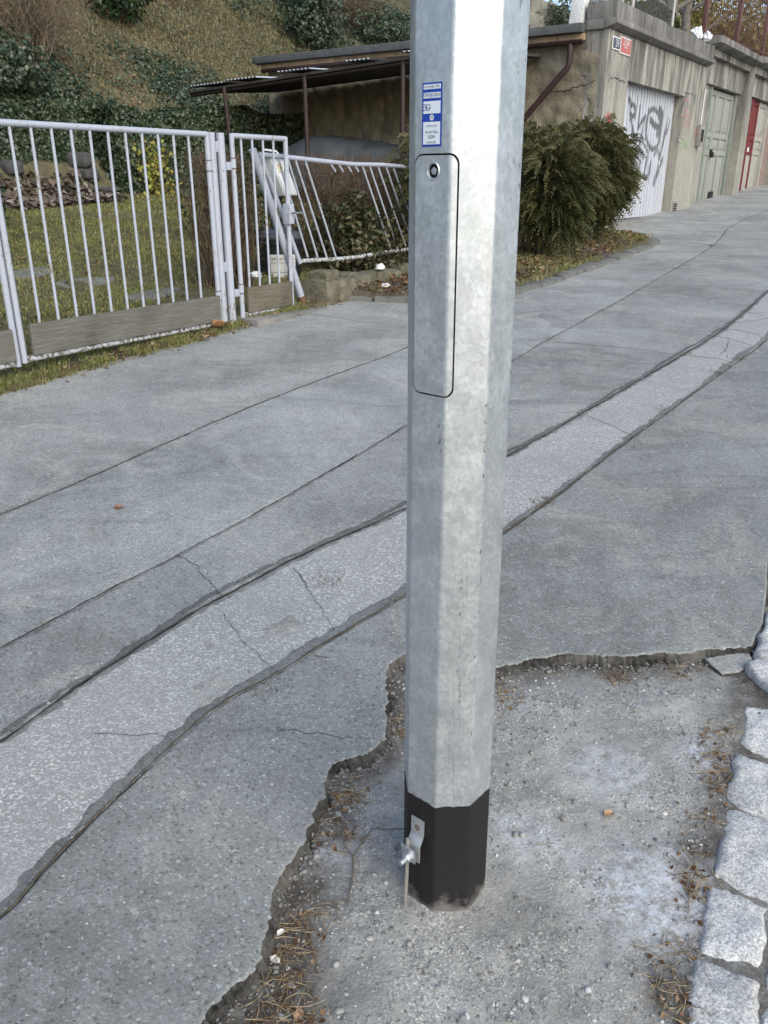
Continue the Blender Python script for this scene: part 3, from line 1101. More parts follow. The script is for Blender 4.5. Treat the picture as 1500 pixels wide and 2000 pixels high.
def inside(poly, x, y):
    c = False
    j = len(poly) - 1
    for i in range(len(poly)):
        if (poly[i][1] > y) != (poly[j][1] > y) and x < (poly[j][0] - poly[i][0]) * (y - poly[i][1]) / (poly[j][1] - poly[i][1]) + poly[i][0]:
            c = not c
        j = i
    return c


def skin(name, outer, holes, off, mat, parent, ulines, zlines=(), rim=0.0, rimloops=(), closed=False):
    """a sheet following the post between an outline and holes, all given in (u, z)"""
    pts, edges = [], []
    def loop(l):
        o = len(pts)
        pts.extend(Vector(p) for p in l)
        edges.extend((o + i, o + (i + 1) % len(l)) for i in range(len(l)))
    loop(outer)
    for h in holes:
        loop(h)
    zs = [p[1] for p in outer]
    us = [p[0] for p in outer]
    for u in ulines:
        if min(us) < u < max(us):
            pts.extend((Vector((u, min(zs) - (0.001 if len(outer) > 4 else 0))), Vector((u, max(zs) + (0.001 if len(outer) > 4 else 0)))))
            edges.append((len(pts) - 2, len(pts) - 1))
    for z in zlines:
        pts.extend((Vector((min(us), z)), Vector((max(us), z))))
        edges.append((len(pts) - 2, len(pts) - 1))
    V, E_, F, *_ = delaunay_2d_cdt(pts, edges, [], 0, 1e-7)
    keep = []
    for f in F:
        cx = sum(V[i][0] for i in f) / len(f)
        cz = sum(V[i][1] for i in f) / len(f)
        if inside(outer, cx, cz) and not any(inside(h, cx, cz) for h in holes):
            keep.append(tuple(f))
    mb = MB()
    nr = []
    for v in V:
        p, n = pole_surf(min(max(v[0], 0), 7.99999), v[1], off)
        mb.v.append(tuple(p)); nr.append(n)
    a = MB()
    mb.f = keep
    mb.m = [0] * len(keep)
    for l in rimloops:                    # turn the edge inwards
        o = len(mb.v)
        L = len(l)
        for (u, z) in l:
            p, n = pole_surf(u, z, off); mb.v.append(tuple(p)); nr.append(n)
        for (u, z) in l:
            p, n = pole_surf(u, z, off - rim); mb.v.append(tuple(p)); nr.append(n)
        for i in range(L):
            mb.f.append((o + i, o + (i + 1) % L, o + L + (i + 1) % L, o + L + i)); mb.m.append(0)
    used = len(keep)
    o = obj(name, mb, mat, parent, smooth=30, fixn=False)
    me = o.data
    # faces look outwards
    bm = bmesh.new(); bm.from_mesh(me); bm.faces.ensure_lookup_table()
    b = Vector(BASE[parent.name])
    for f in bm.faces:
        c = f.calc_center_median() + b
        ax = Vector((PCX + PLEAN * c.z, PCY, c.z))
        if f.index < used and f.normal.dot(c - ax) < 0:
            f.normal_flip()
    bm.to_mesh(me); bm.free()
    return o


post = thing('lamp_post', 'tall octagonal galvanised steel lamp post with black painted foot', 'lamp post', (PCX, PCY, 0.0))
BLK = 0.287
door_hole = rrect(1.795, 2.965, 1.158, 1.537, 0.016)
door_out = rrect(1.835, 2.93, 1.1608, 1.5342, 0.0145)
lock_c = (2.44, 1.512)
lock_hole = [(lock_c[0] + 0.0098 / SIDE * math.cos(2 * math.pi * i / 24), lock_c[1] + 0.0105 * math.sin(2 * math.pi * i / 24)) for i in range(24)]
skin('shaft', [(0, BLK - 0.004), (8, BLK - 0.004), (8, 6.0), (0, 6.0)], [door_hole], 0.0, M['galv'], post, ULINES, (0.6, 0.9, 1.1, 1.6, 2.0, 3.0, 4.5), 0.006, (door_hole,))
skin('inner_liner', [(1.55, 1.10), (3.2, 1.10), (3.2, 1.60), (1.55, 1.60)], [], -0.006, M['dark'], post, ULINES)
foot_out = [(0, -0.12), (8, -0.12)] + [(8 - i / 60 * 8, BLK + 0.0026 * fbm(i * 0.9, 0, 1.0, 3, 2)) for i in range(61)]
skin('black_foot', foot_out, [], 0.0007, M['black'], post, ULINES, (0.05, 0.12, 0.2))
hatch = skin('access_door', door_out, [lock_hole], 0.0006, M['galv'], post, ULINES, (), 0.005, (door_out, lock_hole))


def on_pole(pts, u0, z0, off):
    """flat pieces (x right, y up, in metres) laid on the post"""
    return [tuple(pole_surf(u0 - x / SIDE, z0 + y, off)[0]) for x, y in pts]


def flat(name, poly, u0, z0, off, mat, parent):
    mb = MB()
    mb.add(on_pole(poly, u0, z0, off), [tuple(range(len(poly)))])
    o = obj(name, mb, mat, parent, smooth=None, fixn=False)
    return o


def post_frame(u, z, off=0.0):
    p, n = pole_surf(u, z, off)
    q, _ = pole_surf(u - 0.01, z, off)
    e = (q - p).normalized()
    return p, e, Vector((0, 0, 1)), n


# lock in its sunk cup
lp, le, lz, ln = post_frame(*lock_c)
cup = MB()
prof = [(0.0128, 0.0007), (0.0116, 0.0022), (0.0103, 0.0016), (0.0095, -0.002), (0.0088, -0.0052), (0.0, -0.0054)]
vs, fs = [], []
for r, h in prof:
    for i in range(24):
        a = 2 * math.pi * i / 24
        vs.append(lp + le * r * math.cos(a) + lz * r * 1.07 * math.sin(a) + ln * h)
for k in range(len(prof) - 1):
    for i in range(24):
        fs.append((k * 24 + i, k * 24 + (i + 1) % 24, (k + 1) * 24 + (i + 1) % 24, (k + 1) * 24 + i))
cup.add(vs, fs, 0)
cup.m = [0 if k < 3 * 24 else 1 for k in range(len(fs))]
lockcup = obj('lock_cup', cup, [M['galv'], M['dark']], hatch, smooth=40)
bolt = MB()
vs = [lp + le * 0.0001 + (le * 0.0056 * math.cos(2 * math.pi * i / 5 + .3) + lz * 0.0062 * math.sin(2 * math.pi * i / 5 + .3)) + ln * h for h in (-0.005, -0.0006) for i in range(5)]
bolt.add(vs, [(4, 3, 2, 1, 0), (5, 6, 7, 8, 9)] + [(i, (i + 1) % 5, 5 + (i + 1) % 5, 5 + i) for i in range(5)])
obj('lock_bolt', bolt, M['zinc'], hatch, bevel=0.0004)

# maker's sticker
m_blue = m_plain('sticker_blue', (0.008, 0.045, 0.34), (0.010, 0.055, 0.38), 30, 0.5)
m_swhite = m_plain('sticker_white', (0.70, 0.75, 0.82), (0.74, 0.78, 0.84), 30, 0.4)
m_ink = m_plain('sticker_ink', (0.012, 0.012, 0.016), (0.02, 0.02, 0.025), 30, 0.5)
m_inkb = m_plain('sticker_blue_ink', (0.03, 0.07, 0.28), (0.04, 0.08, 0.3), 30, 0.5)
SU, SZ_ = 2.50, 1.5905
sw, sh = 0.0385, 0.088
stk = thing('maker_sticker', 'blue and white rating sticker on the steel post above its door', 'sticker', tuple(pole_surf(SU, SZ_ - sh / 2, 0.001)[0]))


def rect(x0, x1, y0, y1):
    return [(x0, y0), (x1, y0), (x1, y1), (x0, y1)]


flat('backing', rect(-sw / 2, sw / 2, -sh / 2, sh / 2), SU, SZ_, 0.0006, m_blue, stk)
for y0, y1 in ((0.0350, 0.0415), (0.0228, 0.0305), (0.0018, 0.0188), (-0.0408, -0.0095)):
    flat('white_field', rect(-sw / 2 + 0.0026, sw / 2 - 0.0026, y0, y1), SU, SZ_, 0.0010, m_swhite, stk)
flat('mark_disc', [(0.0042 * math.cos(2 * math.pi * i / 24), -0.0036 + 0.0040 * math.sin(2 * math.pi * i / 24)) for i in range(24)], SU, SZ_, 0.0010, m_swhite, stk)


def text_mesh(body, size, sx=1.0):
    cu = bpy.data.curves.new('t', 'FONT')
    cu.body = body
    cu.size = size
    cu.align_x = 'CENTER'
    cu.align_y = 'CENTER'
    cu.resolution_u = 3
    o = bpy.data.objects.new('t', cu)
    C.objects.link(o)
    dg = bpy.context.evaluated_depsgraph_get()
    me = bpy.data.meshes.new_from_object(o.evaluated_get(dg))
    vs = [(v.co.x * sx, v.co.y) for v in me.vertices]
    fs = [tuple(p.vertices) for p in me.polygons]
    bpy.data.objects.remove(o)
    bpy.data.curves.remove(cu)
    bpy.data.meshes.remove(me)
    return vs, fs


def sticker_text(body, size, x, y, mat, sx=0.85):
    vs, fs = text_mesh(body, size, sx)
    mb = MB()
    mb.add(on_pole([(a + x, b + y) for a, b in vs], SU, SZ_, 0.0014), fs)
    obj('lettering', mb, mat, stk, smooth=None, fixn=False)


def ring(r, w, cx, cy, n=28):
    return [(cx + (r + s * w) * math.cos(2 * math.pi * i / n), cy + (r + s * w) * math.sin(2 * math.pi * i / n)) for s in (1, -1) for i in range(n)], \
           [(i, (i + 1) % n, n + (i + 1) % n, n + i) for i in range(n)]


def emblem(x, y, r):
    mb = MB()
    for dx in (-0.82, 0.82):
        v, f = ring(r, r * 0.11, x + dx * r, y)
        mb.add(on_pole(v, SU, SZ_, 0.0014), f)
    mb.add(on_pole(rect(x - 1.9 * r, x - 0.1 * r, y + 0.05 * r, y + 0.28 * r), SU, SZ_, 0.00145), [(0, 1, 2, 3)])
    mb.add(on_pole(rect(x + 0.1 * r, x + 1.9 * r, y - 0.4 * r, y - 0.17 * r), SU, SZ_, 0.00145), [(0, 1, 2, 3)])
    obj('emblem', mb, m_inkb, stk, smooth=None, fixn=False)


sticker_text('rok výroby: 2021', 0.0052, 0, 0.0385, m_ink)
sticker_text('OSV', 0.0072, -0.0112, 0.0268, m_ink, 0.72)
sticker_text('100.43', 0.0068, 0.0098, 0.0268, m_ink, 0.72)
emblem(-0.0016, 0.0268, 0.0024)
emblem(-0.0106, 0.0105, 0.0042)
sticker_text('54294', 0.0072, 0, -0.0305, m_ink, 0.75)
sticker_text('Výrobní číslo:', 0.0056, 0, -0.0235, m_ink, 0.8)
sticker_text('C€', 0.0052, 0, -0.0036, m_ink, 0.8)
sticker_text('EN 40-5:2002', 0.0040, 0, -0.0380, m_ink, 0.8)
sticker_text('osvětlovací stožár', 0.0036, 0, -0.0150, m_ink, 0.85)

# scuffs along the rolled corners, tape residue
m_scuff = m_plain('dark_scuff', (0.05, 0.042, 0.042), (0.13, 0.11, 0.105), 90, 0.8)
sc_ = MB()


def fleck(u, z, w, h):
    n_ = 9
    pts = []
    for i in range(n_):
        a = 2 * math.pi * i / n_
        r = random.uniform(0.45, 1.0)
        pts.append(tuple(pole_surf(u + w / SIDE * r * math.cos(a), z + h * r * math.sin(a), 0.0005)[0]))
    sc_.add(pts, [tuple(range(n_))])


rs = random.Random(5)
for (u, z0, z1, cnt) in ((1.0, 0.80, 1.15, 18), (1.02, 0.42, 0.75, 7), (0.05, 0.9, 1.7, 10), (0.04, 0.45, 0.9, 6), (2.12, 1.06, 1.14, 7), (0.35, 1.5, 1.75, 6), (1.45, 0.5, 0.9, 8)):
    for k in range(cnt):
        z = rs.uniform(z0, z1)
        fleck(u + rs.gauss(0, 0.03), z, rs.uniform(.0005, .0014), rs.uniform(.0012, .007) * (2.0 if rs.random() < .15 else 1))
for (u, z0, z1) in ((1.42, 0.56, 0.70), (1.55, 0.50, 0.62), (1.36, 0.47, 0.60), (1.30, 0.78, 0.86), (1.62, 0.36, 0.50), (1.48, 0.30, 0.42)):
    for k in range(18):
        t = k / 17
        if rs.random() < .75:
            fleck(u + .05 * t + rs.gauss(0, .006), z0 + (z1 - z0) * t, .0004, .0045)
o_ = obj('scuff_marks', sc_, m_scuff, post, smooth=None, fixn=False)
o_['kind'] = 'stuff'
tape = MB()
tape.grid(8, 2, lambda a_, b_: tuple(pole_surf(2.12 + 0.80 * a_, 0.700 - 0.030 * a_ + 0.017 * (b_ - .5) + 0.001 * math.sin(a_ * 17), 0.0005)[0]))
obj('tape_residue', tape, m_plain('tape_glue', (0.34, 0.36, 0.375), (0.47, 0.49, 0.505), 90, 0.6, 0.5), post, smooth=None, fixn=False)

# earthing clamp and rod on the black foot
clamp = thing('earthing_clamp', 'zinc earthing clamp bolted to the black foot of the post', 'clamp', tuple(pole_surf(2.58, 0.13)[0]))
cp, ce, cz, cn = post_frame(2.58, 0.0)


def cpt(x, z, n):
    return cp + ce * x + cz * z + cn * n


def ribbon_plate(prof, x0, x1, th, skew=0.0):
    """plate bent along z: prof = [(z, n)]"""
    mb = MB()
    vs, fs = [], []
    for (z, n) in prof:
        for x, t in ((x0, 0), (x1, 0), (x1, th), (x0, th)):
            vs.append(cpt(x + skew * n, z, n + t))
    for k in range(len(prof) - 1):
        for i in range(4):
            fs.append((k * 4 + i, k * 4 + (i + 1) % 4, (k + 1) * 4 + (i + 1) % 4, (k + 1) * 4 + i))
    fs += [(3, 2, 1, 0), tuple((len(prof) - 1) * 4 + i for i in range(4))]
    return mb.add(vs, fs)


obj('lug_plate', ribbon_plate([(0.236, 0.003), (0.196, 0.003), (0.186, 0.008), (0.177, 0.014), (0.168, 0.016), (0.132, 0.016)], -0.017, 0.017, 0.0035), M['zinc'], clamp, bevel=0.0006)
obj('clamp_plate', ribbon_plate([(0.172, 0.030), (0.165, 0.0285), (0.158, 0.0265), (0.150, 0.026), (0.134, 0.026)], -0.024, 0.013, 0.003), M['zinc'], clamp, bevel=0.0006)
hx = MB()


def disc(mb, x, z, n0, n1, r, k=16, ph=0.0):
    vs = [cpt(x + r * math.cos(2 * math.pi * i / k + ph), z + r * math.sin(2 * math.pi * i / k + ph), n) for n in (n0, n1) for i in range(k)]
    mb.add(vs, [tuple(range(k - 1, -1, -1)), tuple(range(k, 2 * k))] + [(i, (i + 1) % k, k + (i + 1) % k, k + i) for i in range(k)])


disc(hx, 0.000, 0.212, 0.0062, 0.0072, 0.0075, 16)
obj('lug_hole', hx, m_plain('rusty_hole', (0.10, 0.075, 0.055), (0.16, 0.13, 0.1), 60, 0.8), clamp)
hx = MB(); disc(hx, -0.004, 0.147, 0.029, 0.032, 0.0135, 24)
obj('washer', hx, M['zinc'], clamp, bevel=0.0004)
hx = MB(); disc(hx, -0.004, 0.147, 0.032, 0.0415, 0.0105, 6, 0.3)
obj('nut', hx, M['zinc'], clamp, bevel=0.0007)
hx = MB(); disc(hx, -0.004, 0.147, 0.0415, 0.0575, 0.0058, 16)
obj('bolt', hx, M['zinc'], clamp, bevel=0.0007)
rod = MB()
rod.tube([cpt(-0.012, 0.185, 0.0235), cpt(-0.0125, 0.16, 0.0235), cpt(-0.013, 0.10, 0.024), cpt(-0.015, 0.0, 0.026), cpt(-0.015, -0.08, 0.026)], 0.0046, 12)
tag(obj('earthing_rod', rod, m_plain('dull_zinc_rod', (0.26, 0.25, 0.22), (0.4, 0.39, 0.36), 50, 0.55, 0.5), base=tuple(cpt(-0.015, -0.02, 0.026))), 'thin grey earthing rod rising from the gravel to the clamp', 'rod')

# ------------------------------------------------------------------ gates and fence
RPIPE = 0.021
RBAR = 0.0105


def tubeobj(name, pts, r, parent, mat=None, n=12):
    mb = MB().tube(pts, r, n)
    return obj(name, mb, mat or M['white'], parent, smooth=50)


M['plank'] = m_wood('weathered_plank', (0.105, 0.099, 0.084), (0.165, 0.156, 0.136), (0.245, 0.245, 0.25), 0.1)
M['plank2'] = m_wood('bare_plank', (0.10, 0.088, 0.065), (0.18, 0.16, 0.125), (0.26, 0.25, 0.235), 0.05)


def gate(name, label, s0, s1, z0, z1, nbars, plank, bar0=None, bar1=None, hinge_side=1, plankmat='plank'):
    g = thing(name, label, 'gate', (s0, 0, z0), 'sd')
    tubeobj('top_rail', [(s0 - RPIPE * .0, 0, z1), (s1, 0, z1)], RPIPE, g)
    tubeobj('bottom_rail', [(s0 + RPIPE, 0, z0), (s1 - RPIPE, 0, z0)], RPIPE, g, M['peel'])
    for s in (s0, s1):
        tubeobj('stile', [(s, 0, z0 - RPIPE), (s, 0, z1 + RPIPE * 0.7)], RPIPE, g)
    b0 = bar0 if bar0 is not None else s0 + (s1 - s0) / (nbars + 1)
    b1 = bar1 if bar1 is not None else s1 - (s1 - s0) / (nbars + 1)
    for i in range(nbars):
        s = b0 + (b1 - b0) * i / (nbars - 1)
        tubeobj('bar', [(s, 0, z0 + 0.01), (s + random.uniform(-.004, .004), random.uniform(-.003, .003), (z0 + z1) / 2), (s, 0, z1 - 0.01)], RBAR, g, n=10)
    if plank:
        a, b, c, d = plank
        mb = MB()
        mb.grid(24, 4, lambda u, v: (a + (b - a) * u, -0.034 - 0.004 * fbm(u * 3, v, 1, 2, s0), c + (d - c) * v + 0.004 * fbm(u * 4, 3.3 * v, 1, 3, 5)))
        n = len(mb.v)
        mb.grid(24, 4, lambda u, v: (a + (b - a) * u, -0.014, c + (d - c) * v))
        nu = 25
        rim_ = [i for i in range(25)] + [j * 25 + 24 for j in range(1, 5)] + [4 * 25 + i for i in range(23, -1, -1)] + [j * 25 for j in range(3, 0, -1)]
        for k in range(len(rim_)):
            p, q = rim_[k], rim_[(k + 1) % len(rim_)]
            mb.f.append((p, q, q + n, p + n)); mb.m.append(0)
        obj('plank', mb, M[plankmat], g, smooth=40)
    return g


def collar(parent, s, z):
    mb = MB().tube([(s, 0, z - 0.035), (s, 0, z + 0.035)], RPIPE + 0.003, 12)
    obj('hinge_sleeve', mb, M['white'], parent, smooth=50)
    for dz in (-0.038, 0.038):
        obj('weld_bead', MB().tube([(s, 0, z + dz - 0.004), (s, 0, z + dz + 0.004)], RPIPE + 0.0045, 12), m_rust, parent, smooth=50)


m_rust = m_plain('rusty_iron', (0.10, 0.05, 0.028), (0.22, 0.12, 0.07), 40, 0.85, bump=0.002, bscale=90, world=True)
big = gate('garden_gate', 'wide white tubular gate with eleven bars and a flaking bottom plank', -1.40, 0.44, 0.375, 1.825, 11, (-1.345, 0.425, 0.40, 0.605), -1.245, 0.245)
for z in (1.60, 0.60):
    collar(big, 0.44, z)
lft = gate('garden_gate', 'white tubular gate cut off by the left edge, touching the wide gate', -3.3, -1.452, 0.36, 1.81, 11, (-3.25, -1.475, 0.385, 0.59))
sml = gate('wicket_gate', 'narrow white tubular wicket gate with four bars and bare plank', 0.715, 1.375, 0.405, 1.825, 4, (0.765, 1.352, 0.425, 0.635), 0.82, 1.215, plankmat='plank2')
for z in (1.62, 0.63):
    collar(sml, 0.715, z)
lk = MB()
lk.box(1.335, 1.40, -0.05, 0.03, 1.13, 1.30)
lkb = obj('lock_box', lk, M['white'], sml, bevel=0.006)
hb = MB().tube([(1.36, -0.05, 1.225), (1.36, -0.095, 1.225), (1.45, -0.10, 1.222)], 0.008, 8)
obj('handle', hb, m_plain('dull_steel_handle', (0.25, 0.26, 0.27), (0.4, 0.41, 0.42), 20, 0.4, 0.7), lkb)
for k, (s, lab) in enumerate(((0.505, 'white pipe post on the wide gate side of the post pair'), (0.607, 'white pipe post on the wicket side of the post pair'))):
    p = thing('gate_post', lab, 'post', (s, 0.02, Gs(s, 0) - 0.1), 'sd', group='pair of white gate posts')
    tubeobj('pipe', [(s, 0.02, Gs(s, 0) - 0.1), (s, 0.02, 1.842)], 0.033, p, n=16)
    for z in (1.60, 0.60):
        mb = MB().box(*( (s - 0.075, s - 0.028) if k == 0 else (s + 0.028, s + 0.085)), -0.005, 0.01, z - 0.03, z + 0.03)
        obj('hinge_plate', mb, M['white'], p, bevel=0.002)
    if k == 0:
        for z in (1.70, 0.78):
            obj('spacer', MB().box(s + 0.02, s + 0.085, 0.015, 0.028, z, z + 0.08), M['white'], p, bevel=0.002)


def P(px, py, d):
    s, z = sz(px, py, d)
    return (s, d, z)


lp_ = thing('leaning_post', 'thick white pipe post leaning behind the wicket gate, rusty at its foot', 'post', (1.68, 0.1, 0.3), 'sd')
a, b = P(493, 291, 0.12), P(597, 606, 0.04)
tubeobj('pipe', [a, b], 0.034, lp_, n=16)
t_ = Vector(b) - Vector(a)
tubeobj('rusty_foot', [Vector(a) + t_ * 0.90, Vector(a) + t_ * 1.0, Vector(a) + t_ * 1.06], 0.0355, lp_, m_rust, n=16)

pan = thing('bent_fence_panel', 'bent white tubular fence panel leaning away from the wicket gate', 'fence', (1.6, 0.08, 0.77), 'sd')
D0 = 0.10
tubeobj('top_rail', [P(512, 302, D0), P(560, 307, D0), P(632, 315, D0), P(690, 321, D0), P(747, 322, D0), P(800, 327, D0), P(880, 332, D0)], 0.021, pan)
tubeobj('bottom_rail', [P(584, 510, D0), P(620, 508, D0), P(659, 506, D0), P(690, 503, D0), P(717, 499, D0), P(755, 492, D0), P(790, 488, D0), P(870, 470, D0)], 0.020, pan, M['peel'])
tubeobj('stile', [P(507, 299, D0 + .02), P(545, 402, D0 + .02), P(586, 514, D0)], 0.022, pan)
for (x0, y0, x1, y1) in ((543, 308, 601, 502), (562, 311, 620, 502), (577, 313, 638, 503), (596, 314, 656, 502), (708, 325, 764, 490), (722, 325, 777, 487), (738, 325, 792, 480), (754, 326, 806, 478), (768, 327, 820, 476)):
    tubeobj('bar', [P(x0, y0, D0), P(x1, y1, D0)], RBAR, pan, n=10)
for x in (646, 661, 677, 691):
    tubeobj('bar_stub', [P(x, 321, D0), P(x + 9, 335, D0)], RBAR, pan, n=10)

# ------------------------------------------------------------------ the row of garages
M['pl1'] = m_plaster('stained_plaster', (0.37, 0.355, 0.31), (0.285, 0.272, 0.24), (0.065, 0.062, 0.057), 0.008, 1.0, 3.55, 1.7)
M['pl2'] = m_plaster('stained_plaster_grey', (0.35, 0.335, 0.295), (0.25, 0.238, 0.208), (0.06, 0.058, 0.054), 0.008, 1.0, 3.9, 1.8)
M['rubble'] = m_plaster('rough_render', (0.36, 0.325, 0.25), (0.23, 0.20, 0.145), (0.12, 0.10, 0.075), 0.03, 0.6, 3.5, 1.4)
M['conc'] = m_plaster('weathered_concrete', (0.25, 0.24, 0.225), (0.16, 0.155, 0.145), (0.075, 0.072, 0.068), 0.008, 0.9, 4.0, 0.6)
M['felt'] = m_plain('roofing_felt', (0.06, 0.066, 0.068), (0.10, 0.106, 0.108), 8, 0.85, bump=0.004, bscale=30)
M['gutter'] = m_plain('brown_gutter', (0.03, 0.016, 0.015), (0.055, 0.028, 0.025), 9, 0.45)
FD = -0.10                                     # front face of the garages
SC_ = 8.55                                     # corner
gar = thing('corner_garage', 'stained plaster corner garage with white corrugated door', 'garage', (SC_, FD, 0.4), 'sd')
TB = 3.53
wl = MB()
wl.box(SC_, 9.55, FD, 0.20, 0.3, TB)
wl.box(9.55, 12.70, FD, 0.20, 2.94, TB)
wl.box(12.70, 13.98, FD, 0.20, 0.3, TB)
wl.box(SC_, 13.98, 0.20, 0.30, 2.94, TB)
obj('front_wall', wl, M['pl1'], gar, smooth=None)
sw_ = MB()
sw_.grid(130, 62, lambda u, v: (SC_ - 0.004 + 0.045 * fbm(u * 14, v * 6.7, 2.2, 5, 3), 0.02 + 6.45 * u, 0.3 + 3.1 * v))
sw_.box(SC_ + 0.05, SC_ + 0.3, 0.2, 6.45, 0.3, 3.4)
sw_.box(SC_ + 0.005, 13.98, 6.25, 6.5, 0.3, 3.4)
obj('side_wall', sw_, M['rubble'], gar, smooth=60, fixn=False)
cornice = MB()
cornice.prism([(FD - 0.13, TB + 0.06), (FD + 0.05, TB), (FD + 0.05, TB + 0.13), (FD - 0.13, TB + 0.13)], 'x', SC_ - 0.06, 14.02)
obj('cornice', cornice, M['conc'], gar, bevel=0.012)
par = MB()
k = 0
s = SC_ - 0.03
while s < 13.9:
    L = min(0.58 + 0.1 * math.sin(k * 2.1), 13.95 - s)
    b_ = MB().box(s + 0.004, s + L - 0.004, FD - 0.10 + 0.008 * math.sin(k * 1.9), 0.25, TB + 0.132, TB + 0.355 + 0.008 * math.sin(k * 3))
    obj('parapet_block', b_, M['conc'], gar, bevel=0.012)
    s += L
    k += 1
obj('parapet_bedding', MB().box(SC_ - 0.045, 13.93, FD + 0.052, 0.255, TB + 0.002, TB + 0.13), M['conc'], gar, bevel=0.005)
roof = MB()
roof.box(SC_ - 0.16, 13.98, 0.26, 6.75, 3.50, 3.62)
obj('roof', roof, M['felt'], gar, bevel=0.02)
fas = MB()
k = 0
s = 0.25
while s < 6.6:
    L = 0.42 + 0.12 * math.sin(k * 1.7)
    f_ = MB().box(SC_ - 0.06 + 0.01 * math.sin(k), SC_ + 0.2, s + .004, min(s + L, 6.62) - .004, 3.385, 3.498)
    obj('eaves_block', f_, m_plain('eaves_timber', (0.24, 0.17, 0.11), (0.40, 0.30, 0.20), 7, 0.85, bump=0.006, bscale=30) if k == 0 else bpy.data.materials['eaves_timber'], gar, bevel=0.008)
    s += L
    k += 1
gut = MB()
vs, fs = [], []
nn = 9
for j, dd in enumerate((0.22, 6.5)):
    for i in range(nn):
        a = math.pi * (1.0 + i / (nn - 1))
        for r in (0.062, 0.054):
            vs.append((SC_ - 0.14 + r * math.cos(a), dd, 3.40 + r * math.sin(a)))
for i in range(nn - 1):
    o2 = nn * 2
    fs += [(2 * i, 2 * i + 2, o2 + 2 * i + 2, o2 + 2 * i), (2 * i + 1, o2 + 2 * i + 1, o2 + 2 * i + 3, 2 * i + 3), (2 * i, 2 * i + 1, 2 * i + 3, 2 * i + 2)]
gut.add(vs, fs)
gutter = obj('gutter', gut, M['gutter'], gar, smooth=40)
pp = [(SC_ - 0.14, 0.42, 3.36), (SC_ - 0.14, 0.42, 3.12), (SC_ - 0.14, 0.45, 3.04), (SC_ - 0.16, 0.55, 2.93), (SC_ - 0.20, 1.5, 1.95)]
obj('downpipe', MB().tube(pp, 0.045, 14), M['gutter'], gar, smooth=50)
m_crk = m_plain('wall_crack_shadow', (0.02, 0.018, 0.016), (0.035, 0.03, 0.028), 30, 0.95)


def wall_crack(name, parent, pts, w, axis, off):
    """thin open crack traced on a wall: pts = (along, z)"""
    ln = []
    for a, b in zip(pts[:-1], pts[1:]):
        for i in range(6):
            t = i / 6
            ln.append((a[0] + (b[0] - a[0]) * t + random.uniform(-.012, .012), a[1] + (b[1] - a[1]) * t + random.uniform(-.015, .015)))
    ln.append(pts[-1])
    mb = MB()
    vs = []
    for i, (a, z) in enumerate(ln):
        h = w * (0.35 + 0.65 * math.sin(math.pi * i / (len(ln) - 1))) * random.uniform(.6, 1.3)
        for s_ in (-1, 1):
            vs.append((a, off, z + s_ * h) if axis == 's' else (off, a, z + s_ * h))
    mb.add(vs, [(2 * i, 2 * i + 1, 2 * i + 3, 2 * i + 2) for i in range(len(ln) - 1)])
    obj(name, mb, m_crk, parent, smooth=None)


wall_crack('wall_crack', gar, [sz(1188, 157, FD), sz(1200, 152, FD), sz(1212, 158, FD), sz(1224, 160, FD)], 0.010, 's', FD - 0.003)
wall_crack('wall_crack', gar, [sz(1333, 180, FD), sz(1345, 182, FD), sz(1360, 189, FD)], 0.006, 's', FD - 0.003)
wall_crack('wall_crack', gar, [(0.02, 2.86), (0.25, 2.80), (0.5, 2.74), (0.85, 2.76)], 0.012, 'd', SC_ - 0.055)
wall_crack('wall_crack', gar, [(0.1, 2.6), (0.4, 2.3), (0.8, 2.1)], 0.005, 'd', SC_ - 0.055)
wall_crack('wall_crack', gar, [(s_, z_) for s_, z_ in ((13.5, 1.25), (13.45, 1.0), (13.5, 0.8))], 0.006, 's', FD - 0.003)

# corrugated up-and-over door with sprayed scrawl
def zq(x, y, d=0.1):
    return sz(1170 + x / 4.545, 40 + y / 4.545, d)


strokes = []


def stroke(pts, w, a=1.0):
    strokes.append(([zq(*p) for p in pts], w * 1.15, a))


def arc(cx, cy, rx, ry, a0, a1, n=14):
    return [(cx + rx * math.cos(rad(a0 + (a1 - a0) * i / n)), cy + ry * math.sin(rad(a0 + (a1 - a0) * i / n))) for i in range(n + 1)]


stroke(arc(462, 965, 66, 178, 0, 360, 30), 0.04, .85)
stroke([(520, 800), (545, 850), (535, 905)], 0.07, .95)
stroke([(440, 885), (475, 935), (512, 950)], 0.05, .95)
stroke([(505, 950), (500, 1020)], 0.045, .8)
stroke(arc(280, 800, 24, 52, 0, 360), 0.035, .95)
stroke([(245, 690), (262, 740), (255, 820), (270, 900), (288, 1035)], 0.04, .95)
stroke([(325, 680), (318, 760), (300, 870)], 0.035, .9)
stroke([(345, 760), (325, 960), (390, 850), (345, 1095)], 0.035, .9)
stroke([(548, 840), (520, 1010)], 0.045, .9)
stroke([(595, 860), (530, 1195)], 0.035, .85)
stroke([(612, 880), (585, 1000)], 0.025, .8)
stroke([(300, 1080), (295, 1190), (340, 1145), (375, 1215)], 0.045, .75)
stroke([(335, 1200), (345, 1330)], 0.035, .6)
stroke([(412, 1215), (378, 1370), (400, 1400), (428, 1360), (440, 1260)], 0.04, .8)
stroke([(425, 1300), (418, 1430)], 0.035, .7)
stroke([(548, 1225), (468, 1455)], 0.04, .85)
stroke([(508, 1290), (462, 1440)], 0.03, .7)
stroke([(420, 800), (395, 1010)], 0.04, .85)
stroke([(570, 1000), (545, 1100), (520, 1210)], 0.04, .8)
stroke([(300, 1240), (320, 1340), (350, 1260)], 0.04, .7)
stroke([(470, 1200), (500, 1140), (520, 1230)], 0.035, .7)
